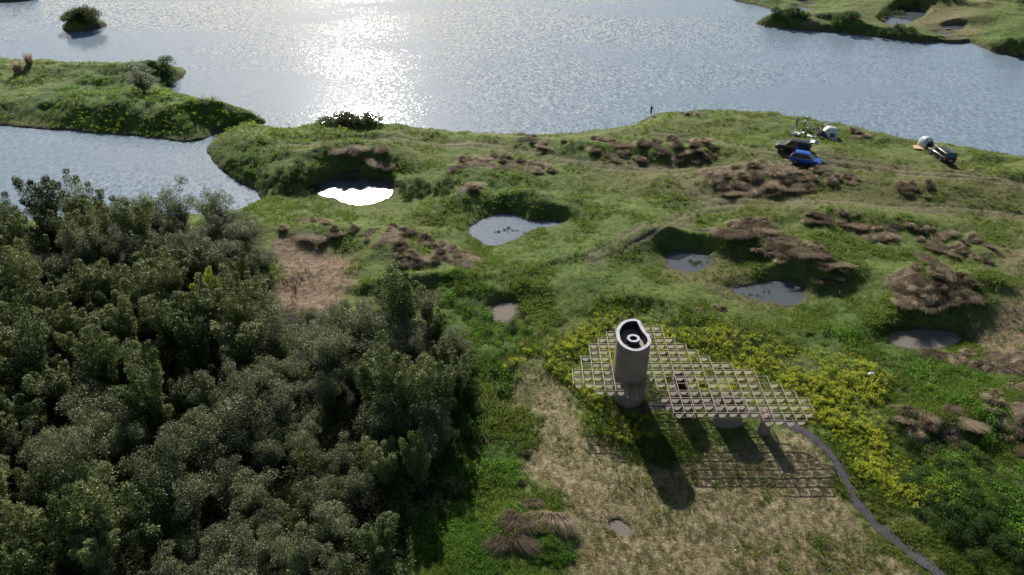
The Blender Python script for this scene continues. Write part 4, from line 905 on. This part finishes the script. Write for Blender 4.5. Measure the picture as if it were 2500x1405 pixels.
# pillars
def oval_pillar(px0, px1, pyf, depth, name, m, hole=True, z=ZG, lab=None):
    x0, yf = G(px0, pyf-4, ZG); x1, _ = G(px1, pyf-4, ZG); cx = (x0+x1)/2; rx = (x1-x0)/2; ry = depth/2; cy = yf+ry
    seg = 40; A = []
    for t in np.linspace(0, 2*math.pi, seg, endpoint=False):
        c_, s_ = math.cos(t), math.sin(t); e = .72; A.append((cx+rx*abs(c_)**e*math.copysign(1, c_), cy+ry*abs(s_)**e*math.copysign(1, s_)))
    B = [(cx+(x-cx)*(rx-.16)/rx, cy+(y-cy)*(ry-.16)/ry) for x, y in A]; bm = bmesh.new(); top = ZC-.62
    if hole:
        r_ = addloft(bm, [ring(A, ZG-.3), ring(A, top), ring(B, top), ring(B, top-1.6)]); bm.faces.new(r_[-1])
    else:
        r_ = addloft(bm, [ring(A, ZG-.3), ring(A, top)]); bm.faces.new(r_[-1])
    bmesh.ops.recalc_face_normals(bm, faces=bm.faces); me = bpy.data.meshes.new(name); bm.to_mesh(me); bm.free()
    for p in me.polygons: p.use_smooth = True
    try: me.set_sharp_from_angle(angle=R(40))
    except Exception: pass
    o = plink(link(name, me, None, m)); 
    if lab: o['label'] = lab
    # struts fanning from the pillar head up to the lattice
    st = MB()
    for t in range(8):
        a = t*math.pi/4+.3; st.bar((cx+(rx-.1)*math.cos(a), cy+(ry-.1)*math.sin(a), top-.05), (cx+(rx+.35)*math.cos(a), cy+(ry+.35)*math.sin(a), ZC-.05), .035)
    s = plink(st.build('pillar_head_struts', M['rod'])); return o
oval_pillar(1852, 1881, 1069, .95, 'pillar', M['conc'], False, lab='slim round concrete pillar at the path end')
oval_pillar(1744, 1814, 1050, 1.5, 'pillar', M['conc'], lab='wide oval hollow concrete pillar')
oval_pillar(1645, 1690, 1027, 3.6, 'pillar', M['conc_brown'], lab='reddish brown deep pillar beside the tower')

# ------------------------------------------------------------------ solar lamp
x, y, z = G(2106, 970, 1.9)+(1.9,); z = hat(x, y)
lamp = empty('garden_lamp', (x, y, z), 0, 'thin dark lamp post with white solar head standing in the yellow flowers', 'lamp post')
mb = MB(); mb.cyl((0, 0, 1.25), .04, 2.6, seg=10); mb.cyl((0, 0, .03), .10, .06, seg=12); mb.build('post', M['pole'], lamp)
mb = MB(); mb.cyl((0, 0, 2.6), .17, .08, seg=20, r2=.12); mb.ball((0, 0, 2.63), .13, (1, 1, .6)); mb.build('lamp_head', M['white'], lamp)
mb = MB(); mb.box((.14, 0, 2.72), (.28, .28, .025)); mb.build('solar_panel', M['solar'], lamp)

# ------------------------------------------------------------------ cars
M['tyre'] = pmat('tyre', (.02, .02, .02), .8); M['rim'] = pmat('wheel_rim', (.45, .45, .47), .3, .8); M['glass'] = pmat('car_glass', (.015, .02, .025), .06, spec=.8)
M['black'] = pmat('black_paint', (.008, .008, .011), .25, coat=.25); M['dkgrey'] = pmat('graphite_paint', (.012, .013, .017), .28, coat=.25); M['blue'] = pmat('blue_paint', (.010, .07, .34), .3, coat=.3)
M['chrome'] = pmat('chrome_trim', (.7, .7, .7), .15, 1.0); M['tail'] = pmat('tail_lamp', (.35, .01, .01), .25); M['head'] = pmat('head_lamp', (.75, .77, .8), .12); M['plast'] = pmat('black_trim', (.02, .02, .02), .6)
M['plate'] = pmat('number_plate', (.55, .6, .65), .5)
def car(name, c, yaw, paint, L, Wd, H, label, suv=True, gate=False, rails=True):
    """nose towards +X"""
    root = empty(name, (c[0], c[1], c[2]), yaw, label, 'car'); hw = Wd/2; wb = L*.56; wr = .36 if suv else .32
    belt = H*.60; gc = .24 if suv else .18; nose = L/2
    def sec(x, z0, z1_, w0, w1): return [(x, -w0*.93, z0), (x, -w0, z0+(z1_-z0)*.3), (x, -w0*.985, z0+(z1_-z0)*.75), (x, -w1, z1_), (x, w1, z1_), (x, w0*.985, z0+(z1_-z0)*.75), (x, w0, z0+(z1_-z0)*.3), (x, w0*.93, z0)]
    hood = H*.54 if suv else H*.52
    st = [(-nose, gc+.15, belt*.86, hw*.82, hw*.70), (-nose+.12, gc+.03, belt*.96, hw*.93, hw*.84), (-nose+.6, gc, belt, hw, hw*.92), (-.5, gc, belt, hw, hw*.93), (nose*.35, gc, belt*.985, hw, hw*.92), (nose*.52, gc, hood*1.02, hw*.99, hw*.88),
          (nose*.82, gc, hood*.95, hw*.95, hw*.80), (nose*.95, gc+.03, hood*.84, hw*.84, hw*.70), (nose, gc+.12, hood*.70, hw*.72, hw*.60)]
    mb = MB(); mb.loft([sec(*s) for s in st]); body = mb.build('body', paint, root, True)
    md = body.modifiers.new('bevel', 'BEVEL'); md.width = .04; md.segments = 2; md.limit_method = 'ANGLE'; md.angle_limit = R(28)
    # greenhouse: glass block, then roof skin and pillars proud of it
    xr0, xr1 = (-nose+.38, nose*.16) if suv else (-nose+.62, nose*.12); xb0, xb1 = -nose+.12, nose*.50
    zt = H-.03; rw = hw*.76
    gl = MB(); gl.loft([[(xb0, -hw*.84, belt-.02), (xb1, -hw*.86, hood-.02), (xb1, hw*.86, hood-.02), (xb0, hw*.84, belt-.02)], [(xr0, -rw, zt-.05), (xr1, -rw, zt-.05), (xr1, rw, zt-.05), (xr0, rw, zt-.05)]])
    gl.build('windows', M['glass'], root)
    rf = MB(); xs = np.linspace(xr0-.08, xr1+.05, 6); secs = []
    for i, x_ in enumerate(xs):
        d_ = .035*(1-((i-2.5)/2.5)**2); secs.append([(x_, -rw-.03, zt-.07), (x_, -rw*.9, zt-.01+d_), (x_, 0, zt+.03+d_), (x_, rw*.9, zt-.01+d_), (x_, rw+.03, zt-.07)])
    rf.loft(secs); rf.build('roof', paint, root, True)
    pl = MB()
    for sy in (-1, 1):
        def P(x, t): # t: 0 belt, 1 roof on the side plane
            return None
        y0, y1 = sy*hw*.865, sy*(rw+.015)
        for xa, xb, w_ in ((xb1, xr1, .07), (xb0, xr0, .14), (-.05, -.12, .06), (-nose*.46, -nose*.46+.02, .08)):
            pl.bar((xa, y0, (belt if xa < xb1 else hood)-.02), (xb, y1, zt-.05), w_)
    pl.build('window_pillars', paint, root)
    for sy in (-1, 1):
        tr = MB(); tr.box((-.25, sy*(hw*.87+.01), belt+.0), (L*.52, .025, .03)); tr.build('side_trim', M['chrome'], root)
        sl = MB(); sl.box((0, sy*(hw*.95), gc+.02), (wb*.72, .10, .10)); sl.build('sill', M['plast'], root)
    sl = MB(); sl.box((nose-.03, 0, gc+.14), (.10, Wd*.66, .16)); sl.build('front_bumper', M['plast'], root)
    sl = MB(); sl.box((-nose+.02, 0, gc+.14), (.10, Wd*.7, .16)); sl.build('rear_bumper', M['plast'], root)
    for sy in (-1, 1):
        for sx in (-1, 1):
            w = MB(); w.cyl((sx*wb/2, sy*(hw-.10), wr), wr, .24, 'Y', 26); wo = w.build('wheel', M['tyre'], root, True)
            r_ = MB(); r_.cyl((sx*wb/2, sy*(hw+.022), wr), wr*.34, .02, 'Y', 14)
            for q in range(5):
                a = q*2*math.pi/5; r_.bar((sx*wb/2, sy*(hw+.02), wr), (sx*wb/2+wr*.66*math.cos(a), sy*(hw+.02), wr+wr*.66*math.sin(a)), .09)
            r_.build('rim', M['rim'], wo)
        h = MB(); h.loft([[(nose*.83, sy*hw*.93, hood*.80), (nose*.83, sy*hw*.84, hood*.93), (nose*.93, sy*hw*.72, hood*.86), (nose*.955, sy*hw*.80, hood*.74)], [(nose*.86, sy*hw*.97, hood*.80), (nose*.86, sy*hw*.88, hood*.95), (nose*.965, sy*hw*.74, hood*.88), (nose*.985, sy*hw*.82, hood*.74)]]); h.build('headlight', M['head'], root)
        t = MB(); t.box((-nose+.06, sy*hw*.80, belt*.84), (.16, .24, .20)); t.build('taillight', M['tail'], root)
        mi = MB(); mi.ball((nose*.38, sy*(hw+.10), belt+.06), .11, (.8, 1, .7)); mi.build('mirror', paint, root, True)
    if rails:
        for sy in (-1, 1):
            r_ = MB(); r_.bar((xr0+.12, sy*(rw-.08), zt+.075), (xr1-.15, sy*(rw-.08), zt+.075), .04); r_.bar((xr0+.12, sy*(rw-.08), zt), (xr0+.12, sy*(rw-.08), zt+.07), .04); r_.bar((xr1-.15, sy*(rw-.08), zt), (xr1-.15, sy*(rw-.08), zt+.07), .04); r_.build('roof_rail', M['chrome'], root)
    p = MB(); p.box((-nose-.01, 0, belt*.62), (.02, .46, .14)); p.build('number_plate', M['plate'], root)
    if gate:
        t = MB(); t.loft([[(-nose+.35, -.72, zt), (-nose+.35, .72, zt), (-nose+.35, .72, zt+.06), (-nose+.35, -.72, zt+.06)], [(-nose-.45, -.74, zt+.16), (-nose-.45, .74, zt+.16), (-nose-.45, .74, zt+.23), (-nose-.45, -.74, zt+.23)], [(-nose-.85, -.66, zt+.02), (-nose-.85, .66, zt+.02), (-nose-.85, .66, zt+.09), (-nose-.85, -.66, zt+.09)]])
        o = t.build('open_tailgate', paint, root, True)
        q = MB(); q.box((-nose-.05, 0, zt+.168), (.6, 1.1, .02)); q = q.build('rear_window', M['head'], o); q.rotation_euler = (0, .17, 0); q.location = (0, 0, .02-.0)  # silver reflection on the glass put in as a pale base colour
        q.rotation_euler = (0, 0, 0); q.location = (0, 0, .05)
        b_ = MB(); b_.box((-nose+.12, 0, belt+.25), (.04, 1.2, .5)); b_.build('boot_opening', M['plast'], root)
    return root
def wheels_at(near_rear, near_front, side, Wd):
    a = np.array(at(*near_rear)); b_ = np.array(at(*near_front)); d = (b_-a)[:2]; yaw = math.atan2(d[1], d[0]); nn = np.array([-math.sin(yaw), math.cos(yaw)])
    c = (a+b_)[:2]/2+nn*side*(Wd/2-.1); return (c[0], c[1], hat(*c)+.02), yaw
CARS = []
c, yw = wheels_at((1954, 379), (1908, 373), -1, 1.95); CARS.append(car('parked_car', c, yw, M['black'], 4.9, 1.95, 1.78, 'black seven seat car with silver roof rails and raised tailgate near the larger tent', gate=True))
c, yw = wheels_at((1940, 403), (1985, 411), 1, 1.8); CARS.append(car('parked_car', c, yw, M['blue'], 4.35, 1.82, 1.62, 'bright blue hatchback parked just below the black car with raised tailgate', suv=False, rails=False))
c, yw = wheels_at((2295, 396), (2269, 381), -1, 1.9); CARS.append(car('parked_car', c, yw, M['dkgrey'], 4.6, 1.9, 1.68, 'dark graphite car parked alone at the right beside the small tent'))
for c_ in CARS:   # settle on the slope
    pass

# ------------------------------------------------------------------ people
M['skin'] = pmat('skin', (.42, .26, .19), .6); M['hair'] = pmat('hair', (.012, .01, .01), .6)
def cloth(nm, col): 
    if nm not in M: M[nm] = pmat(nm, col, .85)
    return M[nm]
cloth('white_shirt', (.7, .7, .72)); cloth('black_cloth', (.015, .015, .018)); cloth('navy', (.04, .05, .09)); cloth('grey_cloth', (.3, .3, .33)); cloth('lilac', (.5, .48, .6))
def person(loc, yaw, pose, top, bottom, label, carry=None, hat_=None, s=1.0, group=None):
    """pose: stand | walk | sit | fish | bend. faces +Y locally"""
    J = {'pelvis': (0, 0, .93), 'waist': (0, 0, 1.08), 'chest': (0, .01, 1.32), 'neck': (0, .01, 1.47), 'head': (0, .03, 1.58), 'crown': (0, .02, 1.68)}
    hipz = .90
    def leg(sx, knee, ankle, toe): J[sx+'hip'] = ((-.1 if sx == 'l' else .1), 0, hipz); J[sx+'knee'] = knee; J[sx+'ank'] = ankle; J[sx+'toe'] = toe
    leg('l', (-.11, .02, .48), (-.11, 0, .08), (-.13, .16, .03)); leg('r', (.11, .02, .48), (.11, 0, .08), (.13, .16, .03))
    arms = {'l': [(-.19, 0, 1.42), (-.25, -.02, 1.14), (-.24, .08, .9), (-.23, .12, .82)], 'r': [(.19, 0, 1.42), (.25, -.02, 1.14), (.24, .08, .9), (.23, .12, .82)]}
    if pose == 'walk':
        leg('l', (-.10, .22, .52), (-.10, .34, .1), (-.11, .50, .07)); leg('r', (.10, -.06, .50), (.10, -.36, .16), (.11, -.28, .04))
        arms['l'][1:] = [(-.24, -.14, 1.16), (-.23, -.20, .95), (-.22, -.2, .86)]; arms['r'][1:] = [(.24, .10, 1.16), (.22, .28, 1.0), (.21, .34, .96)]
    if pose == 'fish':
        arms['l'][1:] = [(-.22, .16, 1.22), (-.10, .42, 1.22), (-.06, .5, 1.23)]; arms['r'][1:] = [(.22, .14, 1.2), (.10, .42, 1.2), (.05, .5, 1.21)]
    if pose == 'sit':
        dz = -.62
        for k in list(J):
            if k in ('pelvis', 'waist', 'chest', 'neck', 'head', 'crown'): J[k] = (J[k][0], J[k][1], J[k][2]+dz)
        hipz += dz; leg('l', (-.16, .36, .48), (-.14, .62, .08), (-.15, .76, .04)); leg('r', (.16, .38, .42), (.14, .66, .08), (.15, .80, .04))
        for k in arms: arms[k] = [(a, b_, c_+dz) for a, b_, c_ in arms[k]]
        for k, q in (('l', -1), ('r', 1)): arms[k][1:] = [(q*.24, .12, .58), (q*.16, .34, .52), (q*.15, .42, .50)]
    if pose == 'bend':
        for k in ('waist', 'chest', 'neck', 'head', 'crown'):
            x_, y_, z_ = J[k]; r_ = z_-.93; J[k] = (x_, r_*.62, .93+r_*.78)
        for k in arms: arms[k] = [(a, (c_-.93)*.62+.02, .93+(c_-.93)*.78) if c_ > 1.3 else (a*.8, .45, c_-.1) for a, b_, c_ in arms[k]]
    names = ['pelvis', 'waist', 'chest', 'neck', 'head', 'crown', 'lhip', 'lknee', 'lank', 'ltoe', 'rhip', 'rknee', 'rank', 'rtoe']; pts = [J[k] for k in names]
    rad = [.15, .14, .17, .065, .105, .085, .10, .065, .045, .035, .10, .065, .045, .035]; ed = [(0, 1), (1, 2), (2, 3), (3, 4), (4, 5), (0, 6), (6, 7), (7, 8), (8, 9), (0, 10), (10, 11), (11, 12), (12, 13)]
    part = ['b', 't', 't', 's', 's', 'h', 'b', 'b', 'b', 'k', 'b', 'b', 'b', 'k']
    for k in ('l', 'r'):
        i0 = len(pts); pts += arms[k]; rad += [.062, .045, .034, .03]; part += ['t', 't', 's', 's']; ed += [(2, i0), (i0, i0+1), (i0+1, i0+2), (i0+2, i0+3)]
        # five fingers
        a, b_ = Vector(arms[k][2]), Vector(arms[k][3]); d_ = (b_-a).normalized(); side = d_.cross(Vector((0, 0, 1))).normalized()
        for f_ in range(5):
            i1 = len(pts); off = side*(f_-2)*.018; ln_ = [.05, .075, .08, .075, .06][f_]; pts += [tuple(b_+off+d_*.03), tuple(b_+off*1.3+d_*(.03+ln_))]; rad += [.010, .008]; part += ['s', 's']; ed += [(i0+3, i1), (i1, i1+1)]
    me = bpy.data.meshes.new('person'); me.from_pydata([tuple(c*s for c in p) for p in pts], ed, []); o = bpy.data.objects.new('tmp', me); COL.objects.link(o)
    md = o.modifiers.new('skin', 'SKIN'); sv = me.skin_vertices[0].data
    for i, r_ in enumerate(rad): sv[i].radius = (r_*s*(1.15 if i in (1, 2) else 1), r_*s*(.85 if i in (0, 1, 2) else 1))
    sv[0].use_root = True; o.modifiers.new('sub', 'SUBSURF').levels = 1
    dg = bpy.context.evaluated_depsgraph_get(); m2 = bpy.data.meshes.new_from_object(o.evaluated_get(dg)); bpy.data.objects.remove(o); m2.name = 'person'; m2.materials.clear()
    for k in (top, bottom, 'skin', 'hair', 'black_cloth'): m2.materials.append(M[k])
    pa = np.array(pts)*s; mi = {'t': 0, 'b': 1, 's': 2, 'h': 3, 'k': 4}
    for p in m2.polygons:
        p.use_smooth = True; i = int(((pa-np.array(p.center))**2).sum(1).argmin()); q = part[i]
        if i in (3, 4, 5): q = 'h' if p.center.z > J['head'][2]*s+.03*s or p.center.y < J['head'][1]*s-.02*s else 's'
        p.material_index = mi[q]
    po = link('person', m2); po.location = loc; po.rotation_euler = (0, 0, yaw); tag(po, label, 'person', group)
    # face: nose and eyes
    hd = Vector(J['head'])*s; fm = MB(); fm.ball(hd+Vector((0, .105*s, .0)), .018*s, (1, 1.2, 1.3), 1); fm.build('nose', M['skin'], po)
    for q in (-1, 1): e = MB(); e.ball(hd+Vector((q*.035*s, .092*s, .03*s)), .011*s, sub=1); e.build('eye', M['hair'], po)
    hm = MB(); hm.ball(hd+Vector((0, -.012, .045*s)), .112*s, (.92, 1.0, .9), 2); hm.build('hair' if not hat_ else 'hat', M['hair'] if not hat_ else M[hat_], po)
    return po
def pl_(px, py): return at(px, py)
ax, ay, az_ = at(1589, 279)
person((ax, ay, max(az_, .2)), R(-55), 'fish', 'navy', 'black_cloth', 'angler in dark clothes standing at the waterline with arms out')
fr = MB(); d_ = Vector((math.sin(R(55)), math.cos(R(55)), 0)); b0 = Vector((ax, ay, max(az_, .2)+1.22))+d_*.5; fr.tube([b0-d_*.3-Vector((0, 0, .05)), b0+d_*.9+Vector((0, 0, .45)), b0+d_*2.6+Vector((0, 0, 1.0))], [.016, .011, .005], 5); tag(fr.build('fishing_rod', M['pole']), 'thin dark fishing rod held by the angler at the water', 'fishing rod')
person(at(1944, 309), R(200), 'stand', 'grey_cloth', 'black_cloth', 'standing person in pale top and dark trousers, leftmost on the grass', s=.92)
person(at(1963, 314), R(95), 'walk', 'white_shirt', 'navy', 'person in loose white shirt striding over the grass towards the left')
person(at(1978, 321), R(160), 'sit', 'white_shirt', 'black_cloth', 'person in white sitting low on the grass between the walker and the tent', s=.9)
person(at(1996, 331), R(120), 'bend', 'black_cloth', 'black_cloth', 'person all in black with a dark hat standing before the awning', hat_='black_cloth')
person(at(1993, 334), R(60), 'stand', 'grey_cloth', 'grey_cloth', 'person in grey crouched in front of the one in black', s=.55)
person(at(2012, 322), R(180), 'stand', 'lilac', 'grey_cloth', 'person in pale lilac shirt behind the dark awning of the larger tent')
# far picnic
for px, py, yw, lab in [(1872, 54, .4, 'dark clothed person sitting on the far spit, left of the white mat'), (1881, 54, -.5, 'dark clothed person sitting on the far spit beside the white mat')]:
    person(at(px, py), yw, 'sit', 'black_cloth', 'black_cloth', lab)
# ------------------------------------------------------------------ camp things
M['tent_white'] = pmat('tent_cloth', (.55, .60, .55), .7, noise=(2, .5, (.62, .66, .60))); M['tent_win'] = pmat('tent_window', (.05, .08, .10), .4); M['awn_dark'] = pmat('dark_awning', (.025, .022, .025), .6); M['silver'] = pmat('silver_cloth', (.42, .44, .50), .4); M['mat_w'] = pmat('white_mat', (.62, .62, .62), .7); M['orange'] = pmat('orange_mat', (.5, .32, .17), .8); M['rust'] = pmat('rust_blanket', (.30, .13, .07), .8)
def dome(W_, D_, H_, n=14, m=9, pw=1.6):
    V, F = [], []
    for j in range(m+1):
        t = j/m; r_ = math.cos(t*math.pi/2)**.75; z = H_*math.sin(t*math.pi/2)**.95
        for i in range(n*2):
            a = i*math.pi/n; c_, s_ = math.cos(a), math.sin(a); e = .6; V.append((W_/2*r_*abs(c_)**e*math.copysign(1, c_), D_/2*r_*abs(s_)**e*math.copysign(1, s_), z))
    for j in range(m):
        for i in range(n*2): F.append((j*2*n+i, j*2*n+(i+1) % (2*n), (j+1)*2*n+(i+1) % (2*n), (j+1)*2*n+i))
    return np.array(V), np.array(F)
tx, ty, tz = at(2024, 336); tent = empty('tent', (tx, ty, tz), R(-15), 'larger off-white dome tent with square window and dark awning by the people', 'tent')
v, f = dome(2.4, 2.3, 1.75); link('shell', npmesh('shell', v, f, True), tent, M['tent_white'])
mb = MB(); mb.poly([(-.42, -1.10, .45), (.42, -1.10, .45), (.36, -.92, 1.05), (-.36, -.92, 1.05)]); w = mb.build('window', M['tent_win'], tent); w.location = (.25, -.07, 0)
for q in (-1, 1):
    mb = MB(); mb.tube([(q*1.15*math.cos(t), .9*math.cos(t)*-1, 1.8*math.sin(t)) for t in np.linspace(0, math.pi, 16)], .02, 5); mb.build('tent_pole', M['silver'], tent)
mb = MB(); A = [(-1.0, -.55, 1.15), (-2.35, -.35, 1.35), (-2.1, -1.9, .95), (-.2, -1.75, .35)]
mb.loft([[Vector(p) for p in A], [Vector(p)+Vector((0, 0, .03)) for p in A]]); mb.build('awning', M['awn_dark'], tent)
for p in (A[1], A[2]): mb = MB(); mb.bar((p[0], p[1], 0), p, .03, seg=6); mb.build('awning_pole', M['silver'], tent)
tx, ty, tz = at(2258, 357); tent2 = empty('tent', (tx, ty, tz), R(15), 'smaller grey and white pop-up tent with open front beside the dark parked car', 'tent')
v, f = dome(1.9, 1.9, 1.45); keep = []
vv = v[f].mean(1); keep = ~((vv[:, 1] < -.35) & (np.abs(vv[:, 0]) < .55) & (vv[:, 2] < .95)); link('shell', npmesh('shell', v, f[keep], True), tent2, M['silver'])
mb = MB(); mb.tube([(-.72*math.cos(t)-.0, -.72, 1.3*math.sin(t)) for t in np.linspace(0, math.pi, 14)], .05, 6); mb.build('entrance_arch', M['tent_white'], tent2)
mb = MB(); mb.box((.12, -.35, .72), (.8, .5, .04)); mb.build('rolled_flap', M['tent_white'], tent2)
def flat(name, px, py, d, rz, mat, label, cat, hgt=.05):
    x, y, z = at(px, py); mb = MB(); nx = 6; mb.box((0, 0, 0), (d[0], d[1], hgt)); 
    bmesh.ops.subdivide_edges(mb.bm, edges=mb.bm.edges[:], cuts=4, use_grid_fill=True)
    for vt in mb.bm.verts: vt.co.z += .03*math.sin(vt.co.x*5+px)*math.cos(vt.co.y*6)
    o = mb.build(name, mat, None, True); o.location = (x, y, z+.07); o.rotation_euler = (0, 0, R(rz)); return tag(o, label, cat)
flat('picnic_mat', 1981, 332, (1.3, 1.0), -20, M['mat_w'], 'crumpled white picnic mat on the grass left of the person in black', 'mat')
flat('picnic_mat', 2040, 345, (1.0, .18), -15, M['mat_w'], 'narrow white strip of cloth on the grass below the larger tent', 'mat')
flat('picnic_mat', 1942, 326, (1.3, 1.2), -30, M['silver'], 'silver grey groundsheet left of the camp', 'mat')
flat('picnic_mat', 2250, 362, (2.3, 1.3), -15, M['orange'], 'orange tan ground mat in front of the smaller tent', 'mat', .04)
flat('blanket', 2256, 358, (1.0, .7), -15, M['rust'], 'rusty red blanket at the mouth of the smaller tent', 'blanket', .16)
flat('picnic_mat', 1884, 53, (2.2, 1.2), 0, M['mat_w'], 'white mat on the far spit between lake and dark bushes', 'mat', .12)
def camp_chair(px, py, rz, mat, label):
    x, y, z = at(px, py); r_ = empty('camp_chair', (x, y, z), R(rz), label, 'chair')
    mb = MB(); mb.box((0, 0, .38), (.5, .45, .03)); mb.build('seat', mat, r_)
    mb = MB(); mb.loft([[(-.25, .22, .4), (.25, .22, .4), (.25, .25, .4), (-.25, .25, .4)], [(-.25, .36, .85), (.25, .36, .85), (.25, .39, .85), (-.25, .39, .85)]]); mb.build('backrest', mat, r_)
    for a, b_ in ((-1, -1), (-1, 1), (1, -1), (1, 1)): mb = MB(); mb.bar((a*.24, b_*.24, 0), (-a*.22, b_*.2, .4), .025); mb.build('leg', M['silver'], r_)
camp_chair(1936, 322, 20, M['mat_w'], 'white folding chair beside the silver groundsheet')
camp_chair(1972, 318, 200, M['silver'], 'pale grey folding chair next to the sitting person in white')
camp_chair(1959, 329, 90, M['mat_w'], 'small white folding chair on the grass below the walker')
camp_chair(2282, 362, 60, M['silver'], 'grey folding chair between the smaller tent and the dark car')
x, y, z = at(2010, 334); tb = empty('camp_table', (x, y, z), R(-15), 'low white folding table under the dark awning', 'table')
mb = MB(); mb.box((0, 0, .45), (.9, .5, .03)); mb.build('table_top', M['mat_w'], tb)
for a, b_ in ((-1, -1), (-1, 1), (1, -1), (1, 1)): mb = MB(); mb.bar((a*.4, b_*.2, 0), (a*.4, b_*.2, .45), .025); mb.build('leg', M['silver'], tb)
# scattered litter
gl_ = random.Random(3)
for px, py, w_ in [(1998, 370, 'right of the raised tailgate'), (1992, 369, 'right of the raised tailgate'), (2071, 363, 'in the meadow below the larger tent'), (1594, 277, 'at the feet of the angler'), (1603, 279, 'right of the angler'), (1221, 806, 'below the small muddy pond'),
                   (853, 340, 'left on the green shore meadow'), (870, 341, 'left on the green shore meadow'), (915, 376, 'on the bank top above the bright pond'), (2373, 419, 'right of the dark parked car'), (1236, 1082, 'on the weed strip'), (30, 279, 'on the mud of the left islet'), (1795, 1345, 'on the dry lawn'), (700, 1010, 'in')][:13]:
    x, y, z = at(px, py); mb = MB(); mb.ball((0, 0, 0), .10 if py < 500 else .05, (1, .8, .35), 2)
    for vt in mb.bm.verts: vt.co += Vector((gl_.uniform(-.04, .04), gl_.uniform(-.04, .04), gl_.uniform(-.02, .03)))
    o = mb.build('litter_scrap', M['white']); o.location = (x, y, z+.08); o.rotation_euler = (0, 0, gl_.random()*6); tag(o, 'small white crumpled litter scrap '+w_, 'litter', 'white litter scraps '+w_)
print('objects', len(bpy.data.objects))
# labels that still coincide are told apart by their order from the viewer
dup = {}
for o in bpy.data.objects:
    if o.parent is None and o.get('label'): dup.setdefault(o['label'], []).append(o)
for lab, L in dup.items():
    if len(L) < 2 or len(lab.split()) > 13: continue
    L.sort(key=lambda q: q.location.y)
    for i, o in enumerate(L):
        nm = 'nearest' if i == 0 else 'farthest' if i == len(L)-1 else ('second', 'third', 'fourth', 'fifth', 'sixth', 'seventh', 'eighth')[min(i-1, 6)]+' nearest'
        o['label'] = lab+', '+nm
